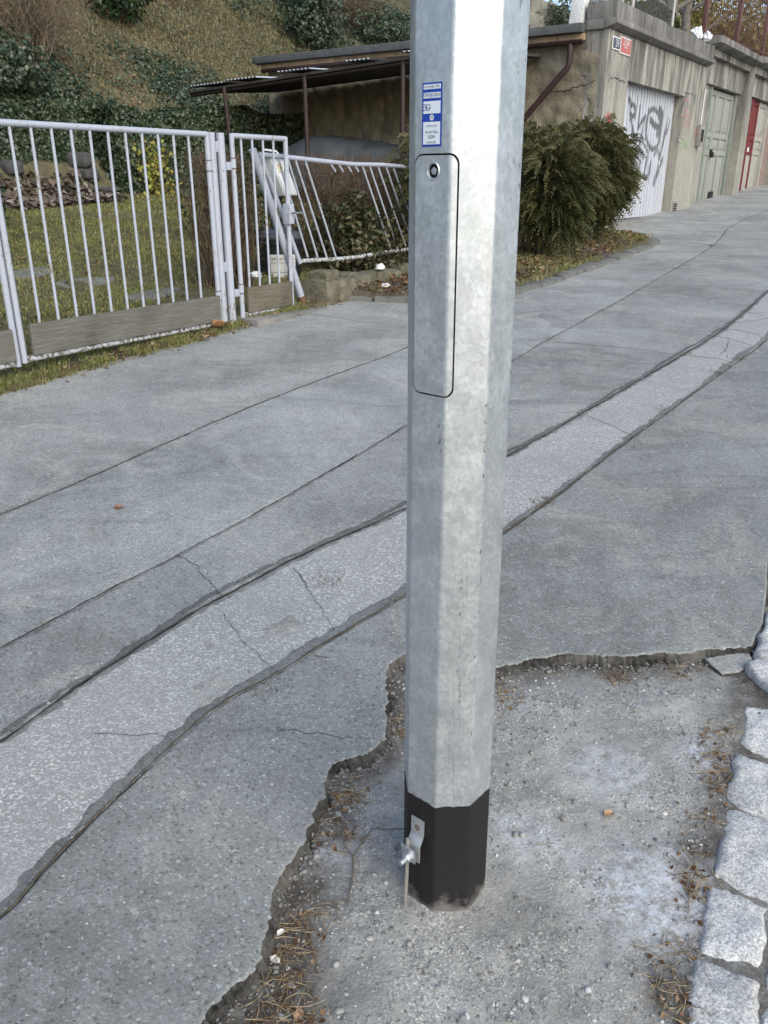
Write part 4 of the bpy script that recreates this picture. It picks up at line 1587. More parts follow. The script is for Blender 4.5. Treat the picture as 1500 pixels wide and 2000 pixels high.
stroke([(360, 1000), (372, 1080), (420, 1180)], 0.03, .8)
DS0, DS1, DZ0, DZ1 = 9.98, 12.63, 0.86, 2.96
nx, nz_ = 420, 90


def seg_dist(px, pz, a, b):
    ab = np.array(b) - np.array(a)
    t = np.clip(((px - a[0]) * ab[0] + (pz - a[1]) * ab[1]) / max(ab @ ab, 1e-9), 0, 1)
    return np.hypot(px - a[0] - t * ab[0], pz - a[1] - t * ab[1])


ss, zz = np.meshgrid(np.linspace(DS0, DS1, nx + 1), np.linspace(DZ0, DZ1, nz_ + 1))
paint = np.zeros_like(ss)
for pts, w, al in strokes:
    dm = np.full_like(ss, 9.0)
    for a, b in zip(pts[:-1], pts[1:]):
        dm = np.minimum(dm, seg_dist(ss, zz, a, b))
    paint = np.maximum(paint, al * (1 - sst(w * 0.7, w * 1.3, dm)))
ph = (ss - DS0) / 0.150 % 1.0
prof_ = np.where(ph < 0.22, 0, np.where(ph < 0.30, (ph - 0.22) / 0.08, np.where(ph < 0.92, 1, 1 - (ph - 0.92) / 0.08)))
V = np.stack([ss, 0.13 - 0.07 * prof_, zz], -1).reshape(-1, 3)
F = np.array([(j * (nx + 1) + i, j * (nx + 1) + i + 1, (j + 1) * (nx + 1) + i + 1, (j + 1) * (nx + 1) + i) for j in range(nz_) for i in range(nx)])
n = NT('white_corrugated_sheet')
p = n.objc()
col = n.mix(n.noise(p, 3, 5), (0.42, 0.44, 0.49), (0.52, 0.54, 0.59))
col = n.mix(n.m('MULTIPLY', n.attr('paint'), 0.88), col, (0.045, 0.047, 0.055))
M['corr'] = n.out(col, 0.5)
gd = npmesh('garage_door', V, F, M['corr'], gar, smooth=30)
gd['label'] = 'white corrugated garage door with black spray scrawl'
at_ = gd.data.attributes.new('paint', 'FLOAT', 'POINT')
at_.data.foreach_set('value', paint.ravel().astype(np.float32))
sill = MB().box(9.3, 12.8, FD - 0.12, 0.2, 0.60, 0.845)
obj('sill', sill, M['conc'], gar, bevel=0.02)
for q_ in ((12.60, 12.68, 0.08), (9.56, 9.98, 0.12)):
    obj('door_surround', MB().box(q_[0], q_[1], q_[2], 0.2, 0.845, 2.94), M['conc'], gar, bevel=0.004)
vent = MB()
vs_, vz_ = sz(1316, 412, FD)
vent.box(vs_ - 0.16, vs_ + 0.14, FD - 0.012, FD + 0.01, vz_ - 0.15, vz_ + 0.17)
vt = obj('air_vent', vent, M['conc'], gar, bevel=0.004)
for k in range(7):
    obj('slat', MB().box(vs_ - 0.12, vs_ + 0.10, FD - 0.022, FD - 0.0125, vz_ - 0.125 + 0.04 * k, vz_ - 0.105 + 0.04 * k), M['dark'], vt)

# painted scrawls on the piers, as thin paint on the plaster
def spray(name, parent, polys, w, mat, d, conv):
    mb = MB()
    for pl in polys:
        pts = [conv(*p) for p in pl]
        vs = []
        for i, p in enumerate(pts):
            a, b = pts[max(i - 1, 0)], pts[min(i + 1, len(pts) - 1)]
            tx, tz = b[0] - a[0], b[1] - a[1]
            L = math.hypot(tx, tz) or 1
            for s_ in (-1, 1):
                vs.append((p[0] - s_ * tz / L * w * random.uniform(.7, 1.2), d, p[1] + s_ * tx / L * w))
        mb.add(vs, [(2 * i, 2 * i + 1, 2 * i + 3, 2 * i + 2) for i in range(len(pts) - 1)])
    return obj(name, mb, mat, parent, smooth=None)


zf = lambda x, y: sz(1170 + x / 4.545, 40 + y / 4.545, FD)
m_pink = m_plain('pink_spray', (0.36, 0.14, 0.17), (0.40, 0.24, 0.23), 9, 0.8)
m_grn = m_plain('green_spray', (0.28, 0.38, 0.22), (0.34, 0.36, 0.27), 7, 0.8)
m_red = m_plain('red_spray', (0.42, 0.05, 0.07), (0.40, 0.16, 0.15), 7, 0.8)
spray('pink_scrawl', gar, [arc(775, 750, 22, 50, 0, 360), [(768, 800), (765, 900)], [(730, 850), (800, 840)], [(735, 910), (760, 870), (770, 930)], [(785, 850), (780, 930)], [(810, 830), (785, 885), (812, 930)], [(745, 955), (775, 950)]], 0.012, m_pink, FD - 0.0035, zf)
spray('green_scrawl', gar, [[(720, 1180), (745, 1020), (770, 1170), (790, 1010)], [(705, 1060), (800, 1120)], [(710, 1130), (790, 1050)], [(740, 1200), (760, 1160)], [(720, 1090), (735, 1150), (765, 1060), (780, 1140)]], 0.016, m_grn, FD - 0.004, zf)
spray('red_scrawl', gar, [[(845, 1060), (860, 950), (880, 1080), (900, 960)], [(850, 1000), (905, 1010)], [(860, 1110), (900, 1020)], [(870, 960), (885, 1050)]], 0.014, m_red, FD - 0.004, zf)
spray('red_scrawl', gar, [[(62, 870), (82, 815), (80, 890)], [(70, 890), (108, 830)], [(75, 905), (108, 870)], [(95, 850), (106, 930)]], 0.03, m_red, FD - 0.004, zf)

# second and third garages in the row
M['greenwood'] = m_wood('pale_green_door', (0.20, 0.20, 0.16), (0.28, 0.28, 0.22), (0.285, 0.298, 0.265), 0.95)
M['redwood'] = m_wood('dark_red_door', (0.13, 0.035, 0.032), (0.17, 0.045, 0.04), (0.155, 0.032, 0.034), 0.9)
M['greywood'] = m_wood('bare_grey_door', (0.22, 0.21, 0.18), (0.38, 0.36, 0.32), (0.42, 0.41, 0.38), 0.5)
M['greenframe'] = m_plain('green_frame', (0.15, 0.18, 0.152), (0.215, 0.24, 0.21), 9, 0.6)


def garage(name, label, s0, s1, o0, o1, zb, zt, rec_top, zc):
    g = thing(name, label, 'garage', (s0, FD, zb - 0.3), 'sd')
    w = MB()
    w.box(s0, o0, FD, 0.3, zb - 0.6, zc)
    w.box(o1, s1, FD, 0.3, zb - 0.6, zc)
    w.box(o0, o1, FD, 0.3, rec_top, zc)
    w.box(o0, o1, FD + 0.12, 0.3, zt, rec_top)
    w.box(s0, s1, 0.3, 0.4, zt, zc)
    obj('front_wall', w, M['pl2'], g, smooth=None)
    cn = MB().prism([(FD - 0.22, zc + 0.05), (FD + 0.05, zc), (FD + 0.05, zc + 0.17), (FD - 0.22, zc + 0.17)], 'x', s0 - 0.06, s1 - 0.07)
    obj('cornice', cn, M['conc'], g, bevel=0.012)
    obj('roof', MB().box(s0, s1, 0.06, 6.6, zc + 0.02, zc + 0.16), M['felt'], g, bevel=0.01)
    obj('sill', MB().box(o0 - 0.1, o1 + 0.1, FD - 0.1, 0.25, zb - 0.3, zb - 0.005), M['conc'], g, bevel=0.015)
    return g


def panelled(parent, s0, s1, z0, z1, d, mat, rows, cols=2, name='door_leaf', panelmat=None, label=None):
    st = 0.10
    mb = MB()
    w = (s1 - s0 - st * (cols + 1)) / cols
    for c in range(cols + 1):
        x = s0 + c * (w + st)
        mb.box(x, x + st, d - 0.02, d + 0.025, z0, z1)
    zr = [z0] + [z0 + (z1 - z0) * r for r in rows] + [z1]
    cuts = []
    for i, zc in enumerate(zr):
        a = zc if i == 0 else (zc - st if i == len(zr) - 1 else zc - st / 2)
        for c in range(cols):
            x = s0 + st + c * (w + st)
            mb.box(x, x + w, d - 0.0195, d + 0.025, a, a + st)
        cuts.append((a, a + st))
    leaf = obj(name, mb, mat, parent, bevel=0.006)
    if label: leaf['label'] = label
    for i in range(len(zr) - 1):
        for c in range(cols):
            x = s0 + st + c * (w + st)
            a, b = cuts[i][1], cuts[i + 1][0]
            pm = panelmat(i, c) if panelmat else mat
            p_ = MB().box(x, x + w, d + 0.008, d + 0.02, a, b).box(x + 0.045, x + w - 0.045, d - 0.004, d + 0.0085, a + 0.045, b - 0.045)
            obj('panel', p_, pm, leaf, bevel=0.005)
    return leaf


g2 = garage('middle_garage', 'stained plaster garage with pale green panelled double door', 14.0, 17.95, 14.12, 17.62, 0.93, 3.32, 3.78, 3.90)
for s in (15.28, 17.50):
    obj('door_frame', MB().box(s - 0.07, s + 0.07, 0.08, 0.24, 0.925, 3.32), M['greenframe'], g2, bevel=0.008)
panelled(g2, 15.36, 15.99, 0.96, 3.28, 0.16, M['greenwood'], (0.47, 0.62), 1)
lf = panelled(g2, 16.02, 17.42, 0.96, 3.28, 0.16, M['greenwood'], (0.47, 0.62), 2)
obj('hasp', MB().box(15.93, 16.10, 0.11, 0.14, 2.02, 2.12).tube([(16.0, 0.10, 2.06), (16.0, 0.10, 1.95)], 0.05, 10), M['dark'], lf, bevel=0.004)
obj('air_grille', MB().box(16.35, 16.75, 0.13, 0.139, 1.06, 1.24), M['dark'], lf)
obj('side_jamb', MB().box(14.125, 15.21, 0.1, 0.24, 0.93, 3.32), M['pl2'], g2)
obj('side_jamb', MB().box(17.571, 17.615, 0.1, 0.24, 0.93, 3.32), M['pl2'], g2)
obj('conduit', MB().tube([sz(1376, 175, FD)[:1] + (FD - 0.02, sz(1376, 175, FD)[1]), (13.95, FD - 0.02, 2.52)], 0.018, 8), m_plain('grey_conduit', (0.5, 0.5, 0.49), (0.58, 0.58, 0.56), 9, 0.5), g2)
mbx = MB().box(13.80, 14.05, FD - 0.09, FD - 0.003, 2.12, 2.50)
fb = obj('meter_box', mbx, m_plain('dull_meter_box', (0.20, 0.19, 0.17), (0.30, 0.28, 0.25), 12, 0.6), g2, bevel=0.008)
obj('window_plate', MB().box(13.84, 14.01, FD - 0.096, FD - 0.0905, 2.2, 2.42), M['dark'], fb)
g3 = garage('far_garage', 'stained plaster garage with dark red door at right edge', 17.98, 23.2, 18.12, 22.0, 1.06, 3.36, 3.80, 3.94)
obj('door_frame', MB().box(19.16, 19.30, 0.08, 0.24, 1.06, 3.36), M['redwood'], g3, bevel=0.008)
obj('door_frame', MB().box(21.15, 21.28, 0.08, 0.24, 1.06, 3.36), M['greywood'], g3, bevel=0.008)
rl = panelled(g3, 19.32, 20.22, 1.09, 3.33, 0.16, M['redwood'], (0.47, 0.62), 1, panelmat=lambda i, c: M['redwood'] if i else M['greywood'])
panelled(g3, 20.24, 21.13, 1.09, 3.33, 0.16, M['greywood'], (0.47, 0.62), 1)
obj('padlock', MB().tube([(19.40, 0.10, 2.25), (19.40, 0.10, 2.15)], 0.05, 12), M['zinc'], rl)
obj('side_jamb', MB().box(18.125, 19.155, 0.1, 0.24, 1.06, 3.36), M['pl2'], g3)
obj('brick_panel', MB().box(21.29, 21.99, 0.1, 0.24, 1.06, 3.36), m_plain('old_brick', (0.18, 0.09, 0.07), (0.28, 0.24, 0.21), 6, 0.9, bump=0.01, bscale=14), g3)

# house number plates
m_navy = m_plain('enamel_navy', (0.03, 0.035, 0.06), (0.045, 0.05, 0.08), 12, 0.3)
m_ered = m_plain('enamel_red', (0.42, 0.07, 0.05), (0.46, 0.10, 0.08), 12, 0.3)
m_ewh = m_plain('enamel_white', (0.72, 0.70, 0.67), (0.76, 0.74, 0.72), 12, 0.35)


def plate(label, px, mat, texts):
    (s0, z1), (s1, z0) = sz(px[0], px[1], FD - 0.02), sz(px[2], px[3], FD - 0.02)
    t = thing('house_number_plate', label, 'sign', (s0, FD - 0.02, z0), 'sd', group='house number plates')
    obj('border', MB().box(s0, s1, FD - 0.018, FD - 0.006, z0, z1), m_ewh, t, bevel=0.003)
    obj('enamel_field', MB().box(s0 + 0.018, s1 - 0.018, FD - 0.021, FD - 0.0185, z0 + 0.018, z1 - 0.018), mat, t)
    for body, size, fx, fz, sx in texts:
        vs, fs = text_mesh(body, size, sx)
        mb = MB().add([(s0 + (s1 - s0) * fx + x, FD - 0.0225, z0 + (z1 - z0) * fz + y) for x, y in vs], fs)
        obj('lettering', mb, m_ewh, t, smooth=None, fixn=False)


plate('dark blue house number plate under the garage cornice, beside the red one', (1198.5, 69, 1211, 100), m_navy, [('39', 0.145, 0.55, 0.5, 0.95)])
plate('red house number plate under the garage cornice, beside the blue one', (1214, 70, 1231, 110.5), m_ered, [('2704', 0.145, 0.5, 0.72, 0.95), ('PRAHA', 0.05, 0.5, 0.42, 1.0)])

# ------------------------------------------------------------------ carport against the garage
m_post = m_plain('brown_steel_post', (0.022, 0.013, 0.011), (0.04, 0.024, 0.02), 9, 0.6)
m_under = m_plain('carport_underside', (0.03, 0.027, 0.024), (0.055, 0.05, 0.045), 5, 0.9)
m_sheet = m_plain('pale_roof_sheet', (0.42, 0.44, 0.47), (0.55, 0.57, 0.60), 4, 0.45)
CS = 6.2
cpx = thing('carport', 'low dark lean-to carport roof on thin brown posts beside the garage', 'carport', (CS, 4, 0.6), 'sd')


def roofz(s, d):
    front = 3.07 - 0.048 * (d - 1.83)
    return front + (s - CS) * (0.06 + 0.02 * d / 6)


mb = MB()
mb.grid(10, 16, lambda u, v: (lambda s, d: (s, d, roofz(s, d)))(CS + (SC_ - 0.06 - CS) * u, 0.9 + (6.25 - 0.9) * v))
n0 = len(mb.v)
mb.grid(10, 16, lambda u, v: (lambda s, d: (s, d, roofz(s, d) - 0.035))(CS + (SC_ - 0.06 - CS) * u, 0.9 + (6.25 - 0.9) * v))
rim_ = list(range(11)) + [j * 11 + 10 for j in range(1, 17)] + [16 * 11 + i for i in range(9, -1, -1)] + [j * 11 for j in range(15, 0, -1)]
for k in range(len(rim_)):
    a, b = rim_[k], rim_[(k + 1) % len(rim_)]
    mb.f.append((a, b, b + n0, a + n0)); mb.m.append(0)
obj('roof_deck', mb, m_under, cpx, smooth=None)
for k, (d0, d1) in enumerate(((5.35, 6.15), (4.62, 5.32), (3.55, 4.2), (2.45, 2.95), (1.55, 1.95))):
    sh_ = MB()
    vs, fs = [], []
    N_ = 40
    for i in range(N_ + 1):
        d = d0 + (d1 - d0) * i / N_
        z = 0.014 + 0.010 * math.sin(2 * math.pi * d / 0.076) + 0.02 * (i / N_)
        for s in (CS - 0.05, SC_ - 0.3):
            vs.append((s, d, roofz(s, d) + z + (0.03 if s < 7 else 0)))
    fs = [(2 * i, 2 * i + 1, 2 * i + 3, 2 * i + 2) for i in range(N_)]
    sh_.add(vs, fs)
    sh_.add([(a, b, c + 0.004) for a, b, c in vs], fs)
    obj('roof_sheet', sh_, m_sheet, cpx, smooth=60, fixn=False)
for d, dl in ((5.3, 0.10), (3.72, 0.02), (1.97, 0.0)):
    tubeobj('post', [(CS + 0.05, d, float(terr(CS, d)) - 0.1), (CS + 0.05 - dl, d + dl * 0.3, roofz(CS, d) - 0.03)], 0.034, cpx, m_post, 10)
tubeobj('edge_beam', [(CS + 0.06, 0.95, roofz(CS, 0.95) - 0.06), (CS + 0.06, 6.2, roofz(CS, 6.2) - 0.06)], 0.03, cpx, m_post, 8)

# boards leaning on the wall, tarpaulin over a vehicle
m_ply = m_plain('brown_board', (0.13, 0.08, 0.035), (0.20, 0.125, 0.06), 6, 0.7, bump=0.002, bscale=30)
bd = thing('leaning_board', 'brown wooden board standing against the garage wall under the carport', 'board', (SC_ - 0.3, 5.6, 1.0), 'sd')
zb0 = float(terr(8.2, 5.5))
obj('sheet', MB().box(SC_ - 0.10, SC_ - 0.05, 4.7, 6.1, zb0, 2.02), m_ply, bd, bevel=0.004)
obj('batten', MB().box(SC_ - 0.125, SC_ - 0.101, 5.3, 5.38, zb0, 2.02), m_ply, bd, bevel=0.004)
tp = MB()
TS0, TS1, TD0, TD1 = 6.35, 8.1, 1.0, 5.0


def tarp(u, v):
    s = TS0 + (TS1 - TS0) * u
    d = TD0 + (TD1 - TD0) * v
    cu = 1 - abs(2 * u - 1) ** 5
    prof = np.interp(v, [0, 0.06, 0.2, 0.34, 0.48, 0.80, 0.92, 1.0], [0.25, 0.75, 0.98, 1.02, 1.16, 1.22, 0.9, 0.2])
    zb = 0.83 + 0.09 * (d - 1) * 0.9
    h = prof * (0.25 + 0.75 * cu) * 0.88
    h += 0.035 * fbm(s * 2, d * 2, 1.4, 4, 8) + 0.03 * abs(math.sin(d * 5 + 1.5 * s))
    return (s + 0.05 * fbm(s, d, 2, 2, 3), d, zb + max(h, 0.02))


tp.grid(30, 60, tarp)
m_tarp = m_plain('grey_tarpaulin', (0.05, 0.058, 0.066), (0.09, 0.098, 0.106), 3, 0.55, bump=0.01, bscale=12)
tag(obj('covered_vehicle', tp, m_tarp, base=(7.2, 3, 0.7), frame='sd', smooth=180), 'vehicle hidden under a grey tarpaulin beneath the carport', 'tarpaulin')

# ------------------------------------------------------------------ bin, letterbox
BS, BD = 2.33, 0.95
bz = 0.995 - 0.93
binn = thing('wheelie_bin', 'round black waste bin with a white notice behind the wicket gate', 'bin', (BS, BD, bz), 'sd')
m_binb = m_plain('black_plastic', (0.012, 0.014, 0.018), (0.022, 0.024, 0.03), 9, 0.45)
m_binl = m_plain('grey_plastic_lid', (0.06, 0.066, 0.076), (0.09, 0.097, 0.107), 9, 0.45)


def lathe(mb, cx, cy, prof, n=36, sq=1.0):
    vs, fs = [], []
    for r, z in prof:
        for i in range(n):
            a = 2 * math.pi * i / n
            vs.append((cx + r * math.cos(a), cy + r * math.sin(a) * sq, z))
    for k in range(len(prof) - 1):
        for i in range(n):
            fs.append((k * n + i, k * n + (i + 1) % n, (k + 1) * n + (i + 1) % n, (k + 1) * n + i))
    fs.append(tuple(range(n - 1, -1, -1)))
    fs.append(tuple((len(prof) - 1) * n + i for i in range(n)))
    return mb.add(vs, fs)


obj('body', lathe(MB(), BS, BD, [(0.185, bz), (0.20, bz + 0.08), (0.225, bz + 0.80), (0.245, bz + 0.805), (0.245, bz + 0.86)]), m_binb, binn, smooth=40)
lid_ = obj('lid', lathe(MB(), BS, BD, [(0.255, bz + 0.862), (0.258, bz + 0.885), (0.245, bz + 0.90), (0.235, bz + 0.898), (0.23, bz + 0.92), (0.12, bz + 0.945), (0.0001, bz + 0.95)]), m_binl, binn, smooth=40)
obj('lid_handle', MB().tube([(BS - 0.1, BD - 0.12, bz + 0.93), (BS - 0.06, BD - 0.12, bz + 0.985), (BS + 0.02, BD - 0.12, bz + 0.985), (BS + 0.06, BD - 0.12, bz + 0.93)], 0.014, 8), m_binl, lid_)
for sg in (-1,):
    obj('grip', MB().tube([(BS + sg * 0.23, BD - 0.03, bz + 0.83), (BS + sg * 0.31, BD - 0.03, bz + 0.83), (BS + sg * 0.31, BD + 0.06, bz + 0.83), (BS + sg * 0.23, BD + 0.06, bz + 0.83)], 0.016, 8), m_binb, binn)
# notice bent round the body, facing the street
m_note = m_plain('white_notice', (0.62, 0.62, 0.60), (0.70, 0.70, 0.68), 12, 0.5)


def bin_pt(x, z, off):
    k = 0.20 + 0.025 * (z - 0.08) / 0.72 + off
    a = rad(-128) + x / 0.215
    return (BS + k * math.cos(a), BD + k * math.sin(a), bz + z)


nb = MB().grid(10, 6, lambda u, v: bin_pt(-0.15 + 0.27 * u, 0.44 + 0.27 * v, 0.004))
note = obj('notice', nb, m_note, binn, smooth=60)
for body, size, x, z in (('SMĚSNÝ ODPAD', 0.036, -0.015, 0.665),):
    vs, fs = text_mesh(body, size, 0.9)
    obj('lettering', MB().add([bin_pt(x + a, z + b, 0.007) for a, b in vs], fs), m_ink, note, smooth=None, fixn=False)
for z in (0.625, 0.53):
    obj('rule', MB().grid(8, 1, lambda u, v: bin_pt(-0.145 + 0.26 * u, z + 0.004 * v, 0.0065)), m_ink, note, smooth=None)
obj('label_strip', MB().grid(3, 4, lambda u, v: bin_pt(-0.14 + 0.06 * u, 0.28 + 0.15 * v, 0.004)), m_plain('pale_green_strip', (0.48, 0.52, 0.36), (0.55, 0.58, 0.42), 30, 0.6), binn, smooth=60)

mlb = thing('letter_box', 'tilted white metal letter box behind the top of the wicket gate', 'letter box', (2.05, 0.6, 1.3), 'sd')
m_lb = m_plain('off_white_metal', (0.60, 0.62, 0.63), (0.70, 0.72, 0.73), 9, 0.45)
a0, b0 = Vector(P(527, 308, 0.5)), Vector(P(556, 382, 0.5))
ex = Vector((1, 0.12, 0)).normalized()
ez = (a0 - b0).normalized()
ey = ez.cross(ex).normalized()
hgt_ = (a0 - b0).length


def lbp(x, y, z):
    return b0 + ex * x + ey * y + ez * z


def lbox(mb, x0, x1, y0, y1, z0, z1):
    return mb.add([lbp(*c) for c in ((x0, y0, z0), (x1, y0, z0), (x1, y1, z0), (x0, y1, z0), (x0, y0, z1), (x1, y0, z1), (x1, y1, z1), (x0, y1, z1))],
                  [(0, 3, 2, 1), (4, 5, 6, 7), (0, 1, 5, 4), (1, 2, 6, 5), (2, 3, 7, 6), (3, 0, 4, 7)])


obj('body', lbox(MB(), 0.0, 0.24, 0.0, 0.14, 0.0, hgt_), m_lb, mlb, bevel=0.006)
obj('door', lbox(MB(), 0.015, 0.225, -0.008, -0.0005, 0.015, hgt_ * 0.55), m_lb, mlb, bevel=0.003)
obj('roof', lbox(MB(), -0.03, 0.27, -0.04, 0.16, hgt_, hgt_ + 0.03), m_lb, mlb, bevel=0.006)
obj('name_card', lbox(MB(), 0.07, 0.15, -0.006, -0.0005, hgt_ * 0.62, hgt_ * 0.85), m_plain('yellow_card', (0.62, 0.52, 0.28), (0.68, 0.58, 0.34), 20, 0.6), mlb)
obj('bracket', MB().tube([lbp(-0.02, 0.05, hgt_ + 0.03), lbp(0.02, 0.05, hgt_ + 0.085), lbp(0.22, 0.05, hgt_ + 0.075), lbp(0.26, 0.05, hgt_ + 0.03)], 0.009, 8), m_lb, mlb)
obj('stake', MB().tube([lbp(0.1, 0.15, hgt_ * 0.7), lbp(0.14, 0.16, -0.3), (2.15, 0.7, 0.3)], 0.02, 8), m_post, mlb)

# ------------------------------------------------------------------ garden, hillside
def srand(n, a, b):
    return a + (b - a) * RNG.random(n)


def world_sd(s, d, z):
    return np.stack([OX + s * UX - d * UY, OY + s * UY + d * UX, z], 1)


n = NT('hillside_earth')
p = n.pos()
col = n.mix(n.ramp(n.noise(p, 0.8, 6, 0.6), [(0.35, 0), (0.65, 1)]), (0.085, 0.078, 0.045), (0.17, 0.152, 0.09))
col = n.mix(n.ramp(n.noise(p, 9, 6, 0.7), [(0.45, 0), (0.7, 0.7)]), col, (0.045, 0.036, 0.026))
n.bump(n.noise(p, 18, 6, 0.75), 0.05, 0.8)
M['hill'] = n.out(col, 0.95, spec=0.1)
S_ = np.concatenate([np.arange(-14, -4, 0.5), np.arange(-4, 10, 0.12), np.arange(10, 42, 0.8)])
D_ = np.concatenate([np.arange(-0.16, 0.4, 0.04), np.arange(0.4, 9, 0.12), np.arange(9, 24, 0.3), np.arange(24, 60, 3)])
sg, dg = np.meshgrid(S_, D_)
lip = np.array([[fbm(a, b, 2.5, 3, 6) for a in S_] for b in D_[:16]])
dd = dg.copy()
dd[0, :] += 0.10 * lip[0]
dd[1, :] += 0.07 * lip[0]
dd[2, :] += 0.04 * lip[0]
zz_ = terr(sg, dg)
rough_ = np.array([[0.02 * fbm(a, b, 1.7, 4, 9) if b > 0.1 else 0.008 * fbm(a, b, 8, 3, 9) for a in S_] for b in D_])
zz_ = zz_ + rough_
zz_[0, :] -= 0.06
inside_g = (sg > 8.6) & (dg < 6.2)
zz_ = np.where(inside_g, np.minimum(zz_, Gs(0, 0) + 0.0), zz_)
nx, ny = len(S_) - 1, len(D_) - 1
F = np.array([(j * (nx + 1) + i, j * (nx + 1) + i + 1, (j + 1) * (nx + 1) + i + 1, (j + 1) * (nx + 1) + i) for j in range(ny) for i in range(nx)])
V = world_sd(sg.ravel(), dd.ravel(), zz_.ravel())
tag(npmesh('terrain', V, F, M['hill'], smooth=180), 'garden ground rising into a steep hillside behind the white gates', 'hillside', kind='structure')


def T(s, d):
    return terr(s, d)


# visible part of the slope, in px columns, to put growth where the camera can see it
def scatter_sd(n, s0, s1, d0, d1):
    return srand(n, s0, s1), srand(n, d0, d1)


def nz(s, d, sc, seed):
    return np.array([noise.noise((a * sc + seed, b * sc - seed, seed)) for a, b in zip(s, d)])


L_lawn = m_leaf('lawn_grass', [(0.16, 0.185, 0.045), (0.23, 0.25, 0.07), (0.30, 0.30, 0.115), (0.38, 0.35, 0.18)], 0.6, 0.25, 0.3)
L_dry = m_leaf('dry_hill_grass', [(0.13, 0.128, 0.055), (0.22, 0.21, 0.10), (0.31, 0.285, 0.165), (0.39, 0.35, 0.24)], 0.7, 0.2, 0.25)
L_ivy = m_leaf('ivy_leaves', [(0.022, 0.04, 0.02), (0.036, 0.062, 0.03), (0.055, 0.08, 0.042), (0.085, 0.10, 0.055)], 0.38, 0.5, 0.12)
L_laurel = m_leaf('laurel_leaves', [(0.016, 0.045, 0.016), (0.028, 0.065, 0.025), (0.05, 0.09, 0.03)], 0.35, 0.5, 0.15)
L_sunpatch = m_leaf('sun_patch_leaves', [(0.07, 0.10, 0.02), (0.24, 0.27, 0.05), (0.42, 0.40, 0.09), (0.42, 0.30, 0.08)], 0.5, 0.35, 0.35)  # bright yellow leaf colour stands in for sunlight on the ivy
L_litter = m_leaf('dead_leaves', [(0.07, 0.04, 0.022), (0.15, 0.085, 0.045), (0.24, 0.145, 0.08), (0.36, 0.28, 0.18)], 0.8, 0.15, 0.15)
L_thuja = m_leaf('thuja_sprays', [(0.026, 0.036, 0.014), (0.05, 0.060, 0.023), (0.082, 0.084, 0.034), (0.125, 0.110, 0.052)], 0.6, 0.25, 0.2)
L_twig = m_leaf('brown_twigs', [(0.08, 0.055, 0.038), (0.13, 0.092, 0.062), (0.20, 0.15, 0.105)], 0.85, 0.15, 0.0)
L_pale = m_leaf('pale_twigs', [(0.15, 0.115, 0.08), (0.22, 0.175, 0.125), (0.30, 0.25, 0.19)], 0.85, 0.15, 0.0)

# lawn
s, d = scatter_sd(150000, -2.6, 6.3, 0.03, 5.5)
k = nz(s, d, 1.3, 3.0)
keep = RNG.random(len(s)) < np.clip(0.75 + 0.9 * k, 0.15, 1) * (1 - 0.5 * np.exp(-((s - 1.0) ** 2 / 0.5 + (d - 0.5) ** 2 / 0.25)))
s, d = s[keep], d[keep]
V, F, R = blades(world_sd(s, d, T(s, d) - 0.004), srand(len(s), 0.015, 0.045), srand(len(s), 0.0025, 0.005), 1.0)
tag(npmesh('lawn_grass', V, F, L_lawn, rnd=np.clip(R * 0.8 + 0.2 * np.repeat(nz(s, d, 0.7, 9) + .5, 5), 0, 1)), 'short mossy lawn behind the white gates', 'grass', kind='stuff')
# verge in front of the gates
s, d = scatter_sd(26000, -4, 1.6, -0.17, 0.06)
k = nz(s, d, 3.5, 5.0)
keep = RNG.random(len(s)) < np.clip(0.35 + 1.5 * k, 0.0, 1)
s, d = s[keep], d[keep]
V, F, R = blades(world_sd(s, d, T(s, d) - 0.004), srand(len(s), 0.012, 0.05), srand(len(s), 0.0015, 0.003), 1.2)
tag(npmesh('verge_grass', V, F, L_lawn, rnd=R), 'ragged strip of grass along the foot of the white gates', 'grass', kind='stuff')
# dry grass on the slope
s, d = scatter_sd(190000, 1.5, 16, 6.9, 15.5)
k = nz(s, d, 0.45, 1.0) + 0.4 * nz(s, d, 1.6, 2.0) + 0.22 * (d - 10) / 3 + 0.10 * (s - 6)
keep = RNG.random(len(s)) < np.clip(0.42 + 1.1 * k, 0.08, 1)
s, d = s[keep], d[keep]
V, F, R = blades(world_sd(s, d, T(s, d) - 0.01), srand(len(s), 0.04, 0.13), srand(len(s), 0.004, 0.008), 1.5)
tag(npmesh('hill_grass', V, F, L_dry, rnd=R), 'dry yellowish grass on the steep hillside', 'grass', kind='stuff')
# ivy over the slope
s, d = scatter_sd(120000, 1.5, 14, 6.7, 14)
k = -nz(s, d, 0.45, 1.0) + 0.5 * nz(s, d, 1.1, 7.0) - 0.10 * (d - 8.6) - 0.05 * (s - 5)
keep = RNG.random(len(s)) < np.clip(0.08 + 1.3 * k, 0.03, 1)
s, d = s[keep], d[keep]
m_ = len(s)
nr = np.tile(np.array([[UY * 0.55, -UX * 0.55, 0.85]]), (m_, 1)) + RNG.normal(size=(m_, 3)) * 0.45
V, F, R = leaves(world_sd(s, d, T(s, d) + srand(m_, 0.01, 0.09)), nr, srand(m_, 0.035, 0.085), 0.85)
tag(npmesh('hill_ivy', V, F, L_ivy, rnd=R), 'dark ivy creeping over the lower hillside', 'ivy', kind='stuff')
s, d = scatter_sd(9000, 1.5, 14, 6.8, 14)
m_ = len(s)
V, F, R = leaves(world_sd(s, d, T(s, d) + 0.03), np.tile([[UY * .5, -UX * .5, 0.85]], (m_, 1)) + RNG.normal(size=(m_, 3)) * 0.5, srand(m_, 0.03, 0.07), 0.7)
tag(npmesh('hill_leaf_litter', V, F, L_litter, rnd=R), 'dead leaves lying over the hillside', 'leaf litter', kind='stuff')


